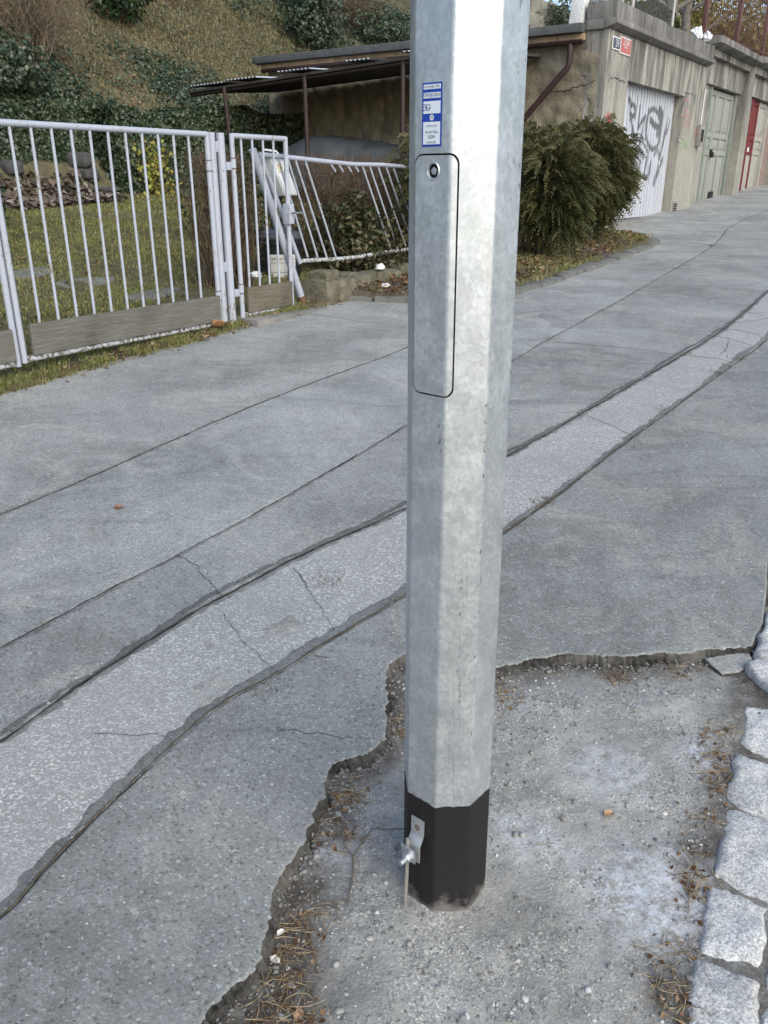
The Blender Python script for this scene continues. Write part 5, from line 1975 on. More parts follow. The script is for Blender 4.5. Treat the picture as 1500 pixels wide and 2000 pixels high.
def box_shell(n, s0, s1, d0, d1, zf, thick=0.12, lump=0.1):
    """points near the faces of a clipped hedge; zf(s,d)->(z0,z1)"""
    s = srand(n, s0, s1)
    d = srand(n, d0, d1)
    u = RNG.random(n)
    w = RNG.random(n)
    z0, z1 = zf(s, d)
    z = z0 + (z1 - z0) * u
    nr = np.zeros((n, 3))
    fr = w < 0.55
    tp_ = (w >= 0.55) & (w < 0.85)
    en = w >= 0.85
    d = np.where(fr, d0 + RNG.random(n) ** 2 * thick, d)
    z = np.where(tp_, z1 - RNG.random(n) ** 2 * thick, z)
    side = RNG.random(n) < 0.5
    s = np.where(en, np.where(side, s0 + RNG.random(n) * thick, s1 - RNG.random(n) * thick), s)
    nr[fr] = (UY, -UX, 0.25)
    nr[tp_] = (0, 0, 1)
    nr[en] = np.where(side[en][:, None], np.array([[-UX, -UY, .2]]), np.array([[UX, UY, .2]]))
    lu = nz(s, z * 1.3 + d, 1.7, 4.0) * lump
    p = world_sd(s, d - lu, z + lu * 0.7)
    return p, nr + RNG.normal(size=(n, 3)) * 0.5


def hedge(name, label, s0, s1, d0, d1, zf, n, size, mat, core=(0.5, 0.5), coremat=None, group=None):
    z0, z1 = zf(np.array([s0]), np.array([d0]))
    h = thing(name, label, 'hedge', (*W((s0 + s1) / 2, (d0 + d1) / 2), float(z0[0])), group=group)
    p, nr = box_shell(n, s0, s1, d0, d1, zf)
    V, F, R = leaves(p, nr, srand(n, *size), 0.8)
    npmesh('foliage', V, F, mat, h, rnd=R)
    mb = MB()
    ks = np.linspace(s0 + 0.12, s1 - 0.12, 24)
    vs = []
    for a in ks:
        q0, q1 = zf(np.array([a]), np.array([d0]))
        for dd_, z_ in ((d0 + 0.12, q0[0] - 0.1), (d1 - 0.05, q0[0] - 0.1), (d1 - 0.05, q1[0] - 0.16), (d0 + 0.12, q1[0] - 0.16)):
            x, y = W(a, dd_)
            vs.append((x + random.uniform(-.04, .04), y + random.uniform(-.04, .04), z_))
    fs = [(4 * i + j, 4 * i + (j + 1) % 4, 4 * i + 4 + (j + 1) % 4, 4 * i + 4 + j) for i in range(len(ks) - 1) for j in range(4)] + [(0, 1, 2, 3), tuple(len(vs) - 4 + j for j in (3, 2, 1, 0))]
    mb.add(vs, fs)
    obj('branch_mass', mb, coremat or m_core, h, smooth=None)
    return h


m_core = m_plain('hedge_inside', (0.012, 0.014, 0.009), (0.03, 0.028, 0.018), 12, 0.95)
HB = sz(225, 300, 5.6)[0]
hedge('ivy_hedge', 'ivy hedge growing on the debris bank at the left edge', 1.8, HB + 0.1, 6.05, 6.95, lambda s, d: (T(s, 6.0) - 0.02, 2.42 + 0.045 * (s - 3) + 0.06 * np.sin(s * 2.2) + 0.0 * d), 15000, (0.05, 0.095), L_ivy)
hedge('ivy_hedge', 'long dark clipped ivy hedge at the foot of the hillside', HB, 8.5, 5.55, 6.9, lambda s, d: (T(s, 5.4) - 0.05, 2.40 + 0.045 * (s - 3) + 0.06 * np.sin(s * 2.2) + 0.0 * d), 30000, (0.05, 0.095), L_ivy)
# patch of sunlight on the ivy, painted as an added yellow-leaved shrub
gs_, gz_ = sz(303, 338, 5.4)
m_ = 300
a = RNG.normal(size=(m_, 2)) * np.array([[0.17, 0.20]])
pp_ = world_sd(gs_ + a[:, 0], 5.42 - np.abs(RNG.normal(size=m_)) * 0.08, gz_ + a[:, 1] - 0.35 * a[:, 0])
gl = thing('sun_patch_shrub', 'patch of sunlight on the dark ivy hedge, painted as an added yellow-leaved shrub', 'shrub', (*W(gs_, 5.45), float(T(gs_, 5.4))))
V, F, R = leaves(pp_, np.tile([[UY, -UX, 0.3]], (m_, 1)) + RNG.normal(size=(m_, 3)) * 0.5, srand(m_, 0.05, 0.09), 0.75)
npmesh('foliage', V, F, L_sunpatch, gl, rnd=R)
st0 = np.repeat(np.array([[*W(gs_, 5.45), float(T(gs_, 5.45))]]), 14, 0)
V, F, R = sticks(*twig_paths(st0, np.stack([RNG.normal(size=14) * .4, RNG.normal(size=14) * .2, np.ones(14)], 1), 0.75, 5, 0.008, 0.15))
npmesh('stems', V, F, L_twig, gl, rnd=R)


def shrub(name, label, cat, sd_, rx, ry, rz, n, size, mat, zc=None, asp=0.6, stems=12, lump=0.35, group=None, fill=0.55):
    s, d = sd_
    z0 = float(T(s, d))
    x, y = W(s, d)
    h = thing(name, label, cat, (x, y, z0), group=group)
    q = unit(RNG.normal(size=(n, 3)))
    r = RNG.random(n) ** (1 / (1 + 3 * fill))
    lob = np.array([noise.noise((v[0] * 2.1 + x, v[1] * 2.1 + y, v[2] * 2.1)) for v in q])
    r = r * (1 + lump * lob)
    zc_ = (zc if zc is not None else rz * 0.9)
    p = q * r[:, None] * np.array([[rx, ry, rz]]) + np.array([[x, y, z0 + zc_]])
    p = p[p[:, 2] > z0 - 0.02]
    m2 = len(p)
    nr = unit(p - np.array([[x, y, z0 + zc_ * 0.6]])) + RNG.normal(size=(m2, 3)) * 0.55 + np.array([[0, 0, .3]])
    V, F, R = leaves(p, nr, srand(m2, *size), asp)
    npmesh('foliage', V, F, mat, h, rnd=R)
    st = np.repeat(np.array([[x, y, z0 - 0.03]]), stems, 0) + RNG.normal(size=(stems, 3)) * 0.05 * np.array([[1, 1, 0]])
    dr = np.stack([RNG.normal(size=stems) * 0.5, RNG.normal(size=stems) * 0.5, np.ones(stems)], 1)
    P0, P1, R0, R1 = twig_paths(st, dr, rz * 1.3, 5, 0.02, 0.2)
    V, F, R = sticks(P0, P1, R0, R1)
    npmesh('stems', V, F, L_twig, h, rnd=R)
    return h


def bare_shrub(name, label, sd_, height, n, spread, mat, twigs=6, r=0.010):
    s, d = sd_
    z0 = float(T(s, d))
    x, y = W(s, d)
    h = thing(name, label, 'shrub', (x, y, z0))
    st = np.repeat(np.array([[x, y, z0 - 0.03]]), n, 0) + RNG.normal(size=(n, 3)) * np.array([[0.10, 0.10, 0]])
    dr = np.stack([RNG.normal(size=n) * spread, RNG.normal(size=n) * spread, np.ones(n)], 1)
    P0, P1, R0, R1 = twig_paths(st, dr, height * srand(n, 0.6, 1.15), 7, r, 0.13, 0.03)
    V, F, R = sticks(P0, P1, R0, R1)
    npmesh('stems', V, F, mat, h, rnd=R)
    i = np.arange(len(P0)) >= 2 * n
    q0 = np.repeat(P1[i], twigs, 0)
    dr = np.repeat(unit(P1[i] - P0[i]), twigs, 0) + RNG.normal(size=(len(q0), 3)) * 0.6
    V, F, R = sticks(*twig_paths(q0, dr, height * 0.28 * srand(len(q0), 0.5, 1.2), 4, r * 0.33, 0.25, 0.05))
    npmesh('twigs', V, F, mat, h, rnd=R)
    return h


bare_shrub('bare_shrub', 'leafless pale brown bush high on the slope at left edge', onT(62, 138), 1.75, 100, 0.34, L_pale, 5, 0.015)
bare_shrub('bare_shrub', 'small leafless bush at the top edge beside the laurel', onT(330, 8), 1.2, 26, 0.35, L_twig, 3)
shrub('laurel_bush', 'glossy dark green laurel bush on the hillside above the ivy hedge', 'shrub', onT(232, 46), 0.75, 0.7, 0.75, 1500, (0.10, 0.17), L_laurel, zc=0.72, asp=0.42, fill=.8)
shrub('ivy_mound', 'ivy mound spreading at the left edge beside the hedge', 'shrub', onT(8, 175), 0.75, 0.75, 0.5, 2600, (0.05, 0.09), L_ivy, zc=0.3, asp=.85)
shrub('ivy_mound', 'ivy covered bush behind the left end of the garage roof', 'shrub', onT(610, 96), 0.85, 0.7, 0.8, 3600, (0.06, 0.10), L_ivy, zc=0.55, asp=.85, lump=.8, fill=.9)
shrub('ivy_mound', 'ivy clump behind the garage roof close to the post', 'shrub', onT(745, 96), 1.1, 0.8, 0.6, 3400, (0.06, 0.10), L_ivy, zc=0.35, asp=.85, lump=.8, fill=.9)
shrub('ivy_mound', 'ivy bush at the top edge left of the tangled brown bush', 'shrub', onT(590, 40), 0.8, 0.7, 0.8, 2600, (0.06, 0.10), L_ivy, zc=0.5, asp=.85, lump=.8, fill=.9)
hs = [onT(*q_) for q_ in ((540, 110), (800, 110), (540, 5), (800, 5))]
s, d = scatter_sd(26000, min(h_[0] for h_ in hs), max(h_[0] for h_ in hs) + 3, min(h_[1] for h_ in hs), max(h_[1] for h_ in hs) + 1)
k = nz(s, d, 0.8, 14.0)
keep = RNG.random(len(s)) < np.clip(0.5 + 1.6 * k, 0.1, 1)
s, d = s[keep], d[keep]
m_ = len(s)
V, F, R = leaves(world_sd(s, d, T(s, d) + srand(m_, 0.01, 0.14)), np.tile([[UY * .55, -UX * .55, 0.85]], (m_, 1)) + RNG.normal(size=(m_, 3)) * 0.5, srand(m_, 0.05, 0.10), 0.85)
tag(npmesh('slope_ivy', V, F, L_ivy, rnd=R), 'ivy carpet on the slope above the garage roof', 'ivy', kind='stuff')
bare_shrub('bare_shrub', 'tangled brown bush above the garage roof next to the post', onT(690, 62), 1.4, 70, 0.55, L_twig, 5, 0.011)
shrub('laurel_bush', 'bright green leafy bush at left edge of the lawn', 'shrub', SD(-4.75, 9.9), 0.42, 0.5, 0.62, 2400, (0.06, 0.11), L_laurel, zc=0.5, asp=.5, fill=.8)
shrub('pale_shrub', 'grey green shrub above the old wall behind the garage roof', 'shrub', (sz(1090, 5, 4.2)[0], 4.2), 1.1, 0.5, 0.45, 2600, (0.06, 0.11), m_leaf('grey_green_leaves', [(0.08, 0.10, 0.06), (0.13, 0.16, 0.10), (0.2, 0.22, 0.15)], .6, .3, .2), zc=4.95 - float(T(sz(1090, 5, 4.2)[0], 4.2)), asp=.6, stems=2)

# stones and debris along the back of the lawn
m_rock = m_plain('grey_rock', (0.035, 0.035, 0.037), (0.09, 0.088, 0.085), 5, 0.9, bump=0.02, bscale=14)


def rock(name, parent, s, d, z, a, b, c, mat, seed, frame_rot=0.0, sq=3.5):
    """rough block: a cube grid pulled towards a rounded box, with noise"""
    mb = MB()
    g_ = 7
    idx = {}
    def vid(i, j, k_):
        key = (i, j, k_)
        if key not in idx:
            x, y, w = (2 * t / g_ - 1 for t in key)
            L = (abs(x) ** sq + abs(y) ** sq + abs(w) ** sq) ** (-1 / sq)
            L *= 1 + 0.13 * noise.noise((x * 1.3 + seed, y * 1.3, w * 1.3 + seed)) + 0.06 * noise.noise((x * 4, y * 4 + seed, w * 4))
            idx[key] = len(mb.v)
            mb.v.append((s + x * L * a, d + y * L * b, z + w * L * c))
        return idx[key]
    for f in range(2):
        e = f * g_
        for i in range(g_):
            for j in range(g_):
                mb.f.append((vid(i, j, e), vid(i + 1, j, e), vid(i + 1, j + 1, e), vid(i, j + 1, e)))
                mb.f.append((vid(i, e, j), vid(i + 1, e, j), vid(i + 1, e, j + 1), vid(i, e, j + 1)))
                mb.f.append((vid(e, i, j), vid(e, i + 1, j), vid(e, i + 1, j + 1), vid(e, i, j + 1)))
    mb.m = [0] * len(mb.f)
    base = (s, d, z - c)
    if parent is None:
        return obj(name, mb, mat, base=base, frame='sd', smooth=45)
    return obj(name, mb, mat, parent, smooth=45)


for k, (px, py, a, c, lab) in enumerate(((152, 318, 0.20, 0.11, 'large dark rock among the debris below the ivy hedge'), (20, 328, 0.14, 0.10, 'dark rock near the left edge below the ivy hedge'),
                                         (172, 345, 0.14, 0.08, 'smaller rock just under the large dark rock'), (205, 372, 0.20, 0.04, 'low flat rock where the debris meets the lawn'))):
    s_, d_ = onT(px, py)
    tag(rock('rock', None, s_, d_, float(T(s_, d_)), a, 0.16, c, m_rock, k * 5.3, sq=4), lab, 'rock', 'rocks below the ivy hedge')
s = srand(800, sz(10, 400, 5.4)[0], sz(225, 400, 5.4)[0])
d = 5.15 + 0.75 * RNG.random(800) ** 1.4
m_ = len(s)
V, F, R = leaves(world_sd(s, d, T(s, d) + srand(m_, 0.01, 0.09)), np.tile([[UY * .4, -UX * .4, .9]], (m_, 1)) + RNG.normal(size=(m_, 3)) * 0.5, srand(m_, 0.06, 0.17), 0.6, fold=0.1)
tag(npmesh('leaf_heap', V, F, m_leaf('bleached_debris', [(0.04, 0.034, 0.026), (0.08, 0.066, 0.05), (0.12, 0.105, 0.085), (0.15, 0.11, 0.09), (0.28, 0.25, 0.21)], .8, .2, 0), rnd=R), 'heap of bleached dead leaves along the back edge of the lawn', 'leaf litter', kind='stuff')

m_flag = m_plain('stepping_stone', (0.10, 0.10, 0.092), (0.20, 0.20, 0.185), 9, 0.9, bump=0.006, bscale=40)
for (px, py, a, b, lab) in ((62, 535, .24, .18, 'flat stepping stone in the lawn, leftmost of three'), (165, 553, .30, .16, 'flat stepping stone in the lawn, middle of three'), (302, 576, .30, .14, 'flat stepping stone in the lawn, nearest the wicket gate')):
    s_, d_ = onT(px, py, 4)
    mb = MB()
    poly = [(s_ + a * math.cos(t) * (1 + .15 * math.sin(3 * t + px)), d_ + b * math.sin(t) * (1 + .12 * math.cos(2 * t + px))) for t in [2 * math.pi * i / 18 for i in range(18)]]
    vs = [(p_[0], p_[1], float(T(*p_)) + z_) for z_ in (-0.03, 0.012) for p_ in poly]
    mb.add(vs, [tuple(range(17, -1, -1)), tuple(range(18, 36))] + [(i, (i + 1) % 18, 18 + (i + 1) % 18, 18 + i) for i in range(18)])
    tag(obj('stepping_stone', mb, m_flag, base=(s_, d_, float(T(s_, d_))), frame='sd', bevel=0.008), lab, 'stone', 'stepping stones in the lawn')

# ------------------------------------------------------------------ the planted bed with its kerb
bedk = thing('bed_kerb', 'low kerb of flat grey stones around the conifer bed', 'kerb', kind='structure')
kl = smoothline([(2.02, 0.0), (2.12, -0.25), (2.32, -0.72), (2.62, -1.12), (3.2, -1.38), (5.5, -1.39), (7.6, -1.37), (8.05, -1.30), (8.3, -1.05)], 2)
klr = resample(kl, 0.05)
acc, st_i, k = 0.0, 0, 0
segs = []
for i in range(1, len(klr)):
    acc += math.dist(klr[i], klr[i - 1])
    if acc > 0.36 + 0.10 * math.sin(k * 2.7):
        segs.append((klr[st_i], klr[i])); st_i = i; acc = 0.0; k += 1
for k, (a, b) in enumerate(segs):
    t = Vector((b[0] - a[0], b[1] - a[1])); L = t.length; t /= L
    nn_ = Vector((-t.y, t.x))
    a_, b_ = Vector(a) + t * 0.008, Vector(b) - t * 0.008
    w_ = 0.075 + 0.012 * math.sin(k * 3.3)
    quad = [W(*(a_ - nn_ * w_)), W(*(b_ - nn_ * w_ * 1.05)), W(*(b_ + nn_ * w_)), W(*(a_ + nn_ * w_))]
    stone('stone', quad, 0.045 + 0.012 * math.sin(k * 1.9), bedk, m_flag, depth=0.14, n=5, seed=100 + k, amp=0.004)
bp = [(2.1, 0.1)] + [(a + (0.04 if a < 3 else 0), b + 0.02) for a, b in kl[1:]] + [(8.5, 0.1)]


def bed_h(s, d):
    return Gs(s, d) + 0.03 + 0.06 * float(sst(-1.35, -0.7, d))


mb = MB()
nb_ = 60
kls = resample(kl, 0.02)


def kd(s):
    c = [p_ for p_ in kls if abs(p_[0] - s) < 0.06]
    return min(p_[1] for p_ in c) if c else -1.0


def bedpt(u, v):
    s = 2.04 + (8.42 - 2.04) * u
    d0 = kd(min(max(s, 2.03), 8.28))
    d = d0 + (0.15 - d0) * v
    return (s, d, (bed_h(s, d) + 0.015 * fbm(s, d, 4, 3, 2)) if v > 0.01 else Gs(s, d) - 0.03)


mb.grid(80, 14, bedpt)
tag(obj('planting_bed', mb, M['soil'], base=(5, -0.7, 0.5), frame='sd', smooth=180), 'strip of earth and grass under the conifers', 'soil', kind='structure')
s, d = scatter_sd(26000, 2.15, 8.3, -1.36, 0.0)
k = nz(s, d, 1.4, 8.0) - 0.35 * (d + 0.7)
keep = (RNG.random(len(s)) < np.clip(0.45 + 1.0 * k, 0, 1)) & (d > np.array([kd(min(max(a, 2.03), 8.28)) + 0.06 for a in s]))
s, d = s[keep], d[keep]
zz1 = np.array([bed_h(a, b) for a, b in zip(s, d)])
V, F, R = blades(world_sd(s, d, zz1), srand(len(s), 0.02, 0.06), srand(len(s), 0.002, 0.004), 1.1)
tag(npmesh('bed_grass', V, F, L_lawn, rnd=R), 'thin grass along the front of the conifer bed', 'grass', kind='stuff')
s, d = scatter_sd(2600, 2.1, 8.3, -1.2, 0.1)
m_ = len(s)
zz1 = np.array([bed_h(a, b) for a, b in zip(s, d)])
V, F, R = leaves(world_sd(s, d, zz1 + srand(m_, 0.004, 0.03)), np.tile([[0, 0, 1.0]], (m_, 1)) + RNG.normal(size=(m_, 3)) * 0.4, srand(m_, 0.03, 0.075), 0.6)
tag(npmesh('bed_leaf_litter', V, F, L_litter, rnd=R), 'brown fallen leaves under the conifers', 'leaf litter', kind='stuff')


def thuja(label, s, d, rx, rz, zc, n, squash=1.0):
    x, y = W(s, d)
    z0 = bed_h(s, d)
    h = thing('conifer_bush', label, 'conifer', (x, y, z0), group='bushy conifers in the bed')
    q = unit(RNG.normal(size=(n, 3)))
    lob = np.array([noise.noise((v[0] * 1.9 + s * 3, v[1] * 1.9, v[2] * 2.3 + s)) + 0.6 * noise.noise((v[0] * 4.5 + s * 3, v[1] * 4.5, v[2] * 4.5)) for v in q])
    r = (0.35 + 0.65 * RNG.random(n) ** 0.45) * (1 + 0.5 * lob)
    p = q * r[:, None] * np.array([[rx, rx * squash, rz]]) + np.array([[x, y, z0 + zc]])
    ok = p[:, 2] > z0 + 0.10
    p = p[ok]
    q = q[ok]
    n = len(p)
    ax = unit(q * np.array([[1, 1, 0.35]]) + np.array([[0, 0, 0.15]]) + RNG.normal(size=(n, 3)) * 0.35)
    fl = RNG.normal(size=(n, 3))
    b = unit(np.cross(ax, fl))
    up = np.cross(b, ax)
    parts = []
    L = srand(n, 0.08, 0.17)[:, None]
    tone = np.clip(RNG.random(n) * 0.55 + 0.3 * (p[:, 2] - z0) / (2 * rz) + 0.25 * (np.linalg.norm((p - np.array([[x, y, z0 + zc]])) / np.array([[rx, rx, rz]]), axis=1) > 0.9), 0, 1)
    nk = 7
    for k in range(nk):
        t = k / (nk - 1)
        c = p + ax * L * t - np.array([[0, 0, 1.0]]) * L * 0.55 * t * t
        for sgn in (-1, 1):
            dr = unit(ax * 0.85 + b * sgn * 0.6 - np.array([[0, 0, 0.45 * t + .12]]) + RNG.normal(size=(n, 3)) * 0.15)
            ll = L * (0.42 - 0.26 * t)
            w = unit(np.cross(dr, up)) * (0.0042 + 0.002 * RNG.random((n, 1)))
            e = c + dr * ll
            md = c + dr * ll * 0.55
            V = np.stack([c - w * 0.5, c + w * 0.5, md + w * 1.5, e, md - w * 1.5], 1).reshape(-1, 3)
            i = np.arange(n)[:, None] * 5
            F = np.concatenate([i + np.array([[0, 1, 2]]), i + np.array([[0, 2, 4]]), i + np.array([[4, 2, 3]])], 0)
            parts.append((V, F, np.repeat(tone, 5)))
    V, F, R = join(parts)
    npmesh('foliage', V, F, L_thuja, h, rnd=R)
    m2 = 46
    st = np.repeat(np.array([[x, y, z0 + 0.15]]), m2, 0) + RNG.random((m2, 3)) * np.array([[.06, .06, zc * 0.9]])
    dr = unit(RNG.normal(size=(m2, 3)) * np.array([[1, 1, .3]]) + np.array([[0, 0, .35]]))
    V, F, R = sticks(*twig_paths(st, dr, rx * 0.85, 4, 0.011, 0.15))
    npmesh('branches', V, F, L_twig, h, rnd=R)
    tr = MB()
    for k in range(3):
        a = k * 2.1 + s
        tr.tube([(x + .06 * math.cos(a), y + .06 * math.sin(a), z0 - .05), (x + .10 * math.cos(a), y + .10 * math.sin(a), z0 + zc * 0.6), (x + .2 * math.cos(a), y + .2 * math.sin(a), z0 + zc * 1.3)], [0.032, 0.025, 0.012], 7)
    obj('trunk', tr, m_plain('conifer_bark', (0.08, 0.06, 0.045), (0.15, 0.12, 0.09), 20, 0.9) if 'conifer_bark' not in bpy.data.materials else bpy.data.materials['conifer_bark'], h)


thuja('largest dense green conifer, in front of the corner garage door', 6.75, -0.72, 0.50, 0.62, 0.84, 5200)
thuja('loose brownish green conifer between the post and the largest conifer', 5.35, -0.80, 0.46, 0.56, 0.76, 3600)
thuja('conifer half hidden behind the post, beside the bent fence panel', 3.75, -0.25, 0.52, 0.62, 0.95, 1300)
thuja('conifer behind the two front ones, against the garage side wall', 6.3, 0.05, 0.5, 0.62, 0.9, 1200)


def dry_hedge(label, s0, s1, d0, d1, zt, n, base_s):
    zb = float(T((s0 + s1) / 2, d0))
    h = thing('dry_hedge', label, 'hedge', (*W((s0 + s1) / 2, (d0 + d1) / 2), zb), group='leafless brown hedges')
    s, d = scatter_sd(n, s0, s1, d0, d1)
    st = world_sd(s, d, T(s, d))
    dr = np.stack([RNG.normal(size=n) * .16, RNG.normal(size=n) * .16, np.ones(n)], 1)
    V, F, R = sticks(*twig_paths(st, dr, srand(n, 0.8, 1.0) * (zt - zb), 6, 0.008, 0.13))
    npmesh('stems', V, F, L_twig, h, rnd=R)
    n2 = n * 9
    s, d = scatter_sd(n2, s0 - .05, s1 + .05, d0 - .05, d1)
    z = zb + (zt - zb) * (1 - RNG.random(n2) ** 1.6 * 0.75)
    V, F, R = sticks(*twig_paths(world_sd(s, d, z - .1), RNG.normal(size=(n2, 3)) * .6 + np.array([[0, 0, .8]]), 0.18, 3, 0.0035, 0.35))
    npmesh('twigs', V, F, L_twig, h, rnd=R)
    return h


dry_hedge('wide leafless brown hedge behind the bent fence panel', 2.75, 5.4, 0.55, 1.15, 1.74, 520, 0)
dry_hedge('narrow leafless brown hedge behind the pair of gate posts', 1.22, 1.68, 0.72, 1.1, 1.74, 130, 0)
shrub('hedge_undergrowth', 'mixed leafy undergrowth at the foot of the bent panel', 'shrub', (2.9, 0.38), 0.5, 0.3, 0.48, 1500, (0.05, 0.09), m_leaf('undergrowth_leaves', [(0.03, 0.045, 0.018), (0.06, 0.075, 0.03), (0.10, 0.10, 0.05), (0.16, 0.13, 0.08)], .5, .3, .2), zc=.38, asp=.55)
shrub('hedge_undergrowth', 'leafy undergrowth behind the wicket gate and bin', 'shrub', (3.1, 2.2), 0.8, 0.4, 0.6, 1500, (0.05, 0.10), L_ivy, zc=.4, asp=.6)

# low rubble wall end at the fence gap
rw = thing('rubble_wall', 'short mossy rubble wall stub at the foot of the bent panel', 'wall', (1.9, 0.0, 0.4), 'sd')
m_moss = m_plain('mossy_stone', (0.075, 0.07, 0.036), (0.22, 0.20, 0.155), 9, 0.95, bump=0.05, bscale=22, detail=7)
for k, (s, d, z, a, b, c) in enumerate(((1.80, 0.0, 0.46, 0.10, 0.16, 0.15), (2.06, 0.0, 0.45, 0.16, 0.18, 0.16), (2.42, 0.03, 0.47, 0.20, 0.16, 0.14), (1.90, 0.03, 0.635, 0.11, 0.11, 0.05), (2.85, 0.04, 0.48, 0.23, 0.15, 0.13), (3.32, 0.05, 0.51, 0.25, 0.15, 0.13), (2.25, 0.06, 0.60, 0.12, 0.1, 0.035))):
    rock('stone', rw, s, d, z, a, b, c, m_moss, k * 3.7 + 1, sq=9)
st = MB()
st.box(0.66, 1.62, -0.22, 0.12, Gs(1.1, 0) - 0.1, Gs(1.1, 0) + 0.03)
tag(obj('gate_threshold', st, M['conc'], base=(1.1, 0, 0.3), frame='sd', bevel=0.015), 'worn concrete threshold under the narrow wicket gate', 'step')

# ------------------------------------------------------------------ above the garages
WS0, WS1 = sz(1020, 20, 4.5)[0], sz(1215, 20, 4.5)[0]
wal = thing('terrace_wall', 'old stone retaining wall showing above the garage roof', 'wall', (WS0, 4.5, 3.6), 'sd')
m_oldw = m_plain('old_wall_stone', (0.17, 0.17, 0.145), (0.33, 0.32, 0.27), 4, 0.95, bump=0.03, bscale=9)
k = 0
for row in range(6):
    s = WS0 + 0.2 * (row % 2)
    while s < WS1:
        L = 0.42 + 0.3 * (0.5 + 0.5 * math.sin(k * 2.9))
        rock('stone', wal, s + L / 2, 4.5 + 0.03 * math.sin(k), 3.72 + 0.3 * row, L / 2 + .02, 0.2, 0.16, m_oldw, k * 1.3, sq=14)
        s += L
        k += 1
m_rust2 = m_plain('brown_fence_paint', (0.085, 0.035, 0.028), (0.13, 0.055, 0.045), 8, 0.55)
pf = thing('picket_fence', 'dark brown metal picket fence on top of the far garages', 'fence', (14.1, 0.1, 4.15), 'sd')
zr0 = lambda s: 4.17 + 0.03 * (s - 14)
for s in (14.12, 16.75, 19.4, 22.0):
    obj('post', MB().box(s - .05, s + .05, 0.06, 0.14, 4.05, zr0(s) + 1.22), m_rust2, pf, bevel=.005)
for z in (0.02, 1.05):
    obj('rail', MB().tube([(14.1, 0.1, zr0(14.1) + z), (22.0, 0.1, zr0(22) + z)], 0.028, 8), m_rust2, pf)
pk = None
for k in range(48):
    s = 14.25 + 0.16 * k
    if pk is None:
        pk = obj('picket', MB().box(s - .015, s + .015, 0.055, 0.066, zr0(s) - 0.02, zr0(s) + 1.15), m_rust2, pf, bevel=.003)
        s_first = s
    else:
        c = pk.copy()
        C.objects.link(c)
        c.parent = pf
        c.location = (s - s_first, 0, zr0(s) - zr0(s_first))
m_bark = m_plain('grey_bark', (0.10, 0.09, 0.075), (0.22, 0.20, 0.17), 14, 0.95, bump=0.03, bscale=20)


def tree(label, s, d, z0, r, h, crown, mat, nleaf, lean=0.0, name='garden_tree', leaf=(0.08, 0.16)):
    x, y = W(s, d)
    t = thing(name, label, 'tree', (x, y, z0), group='trees above the garages')
    pts = [(x + lean * (k / 5) ** 2 + 0.05 * math.sin(k * 1.7), y + 0.05 * math.cos(k * 2.1), z0 - 0.2 + (h * 0.75) * k / 5) for k in range(6)]
    mb = MB().tube(pts, [r * (1.15 - 0.14 * k) for k in range(6)], 12)
    for k in range(7):
        a = k * 2.4
        b0 = Vector(pts[2 + k % 4])
        e = b0 + Vector((math.cos(a), math.sin(a), 0.7)) * h * 0.22
        mb.tube([b0, (b0 + e) / 2 + Vector((0, 0, -.05)), e], [r * .45, r * .3, r * .12], 7)
    obj('trunk', mb, m_bark, t, smooth=60)
    q = unit(RNG.normal(size=(nleaf, 3)))
    lob = np.array([noise.noise((v[0] * 2.2 + s, v[1] * 2.2, v[2] * 2.2)) for v in q])
    rr = RNG.random(nleaf) ** 0.5 * (1 + 0.5 * lob)
    p = q * rr[:, None] * np.array([[crown, crown, crown * 0.9]]) + np.array([[pts[-1][0], pts[-1][1], z0 + h]])
    V, F, R = leaves(p, q + RNG.normal(size=(nleaf, 3)) * .7, srand(nleaf, *leaf), .55)
    npmesh('crown', V, F, mat, t, rnd=R)


L_sunny = m_leaf('sunlit_yellow_leaves', [(0.10, 0.11, 0.03), (0.20, 0.18, 0.05), (0.32, 0.26, 0.08), (0.40, 0.33, 0.14)], .6, .3, .4)  # sunshine on the far trees is put into these pale yellow leaf colours
for k, (px, d, r, lab) in enumerate(((1312, 1.2, 0.16, 'thick tree trunk standing behind the corner garage parapet'), (1346, 2.2, 0.15, 'second dark tree trunk right of the thick one'))):
    s_ = sz(px, 20, d)[0]
    tree(lab, s_, d, 3.6, r, 4.6, 1.6, L_ivy, 1500)
labs = ('tree with sunlit yellow painted into its leaves behind the roof terrace, above the red number plate', 'tree with sunlit yellow painted into its leaves behind the thick trunks', 'tree with sunlit yellow painted into its leaves beyond the picket fence, first behind its left post', 'tree with sunlit yellow painted into its leaves beyond the picket fence, second of its row', 'tree with sunlit yellow painted into its leaves beyond the picket fence, farthest right')
for k, (px, d, c) in enumerate(((1195, 8.5, 2.4), (1300, 7.5, 2.6), (1385, 6.0, 2.4), (1450, 5.0, 2.4), (1520, 4.5, 2.4))):
    s = sz(px, 10, d)[0]
    tree(labs[k], s, d, 3.9, 0.14, 2.9, c, L_sunny, 3200, leaf=(.14, .28))
ts_, tz_ = sz(1262, 8, 1.6)
tpz = thing('clipped_evergreen', 'dark clipped evergreen dome behind the garage parapet', 'shrub', (*W(ts_, 1.6), 3.6))
n_ = 3500
q = unit(RNG.normal(size=(n_, 3)))
p = q * (0.92 + 0.1 * RNG.random((n_, 1))) * np.array([[0.75, 0.75, 0.62]]) + np.array([[*W(ts_, 1.6), 4.32]])
V, F, R = leaves(p, q + RNG.normal(size=(n_, 3)) * .4, srand(n_, .05, .09), .6)
npmesh('foliage', V, F, L_thuja, tpz, rnd=R * .6)
mb = MB()
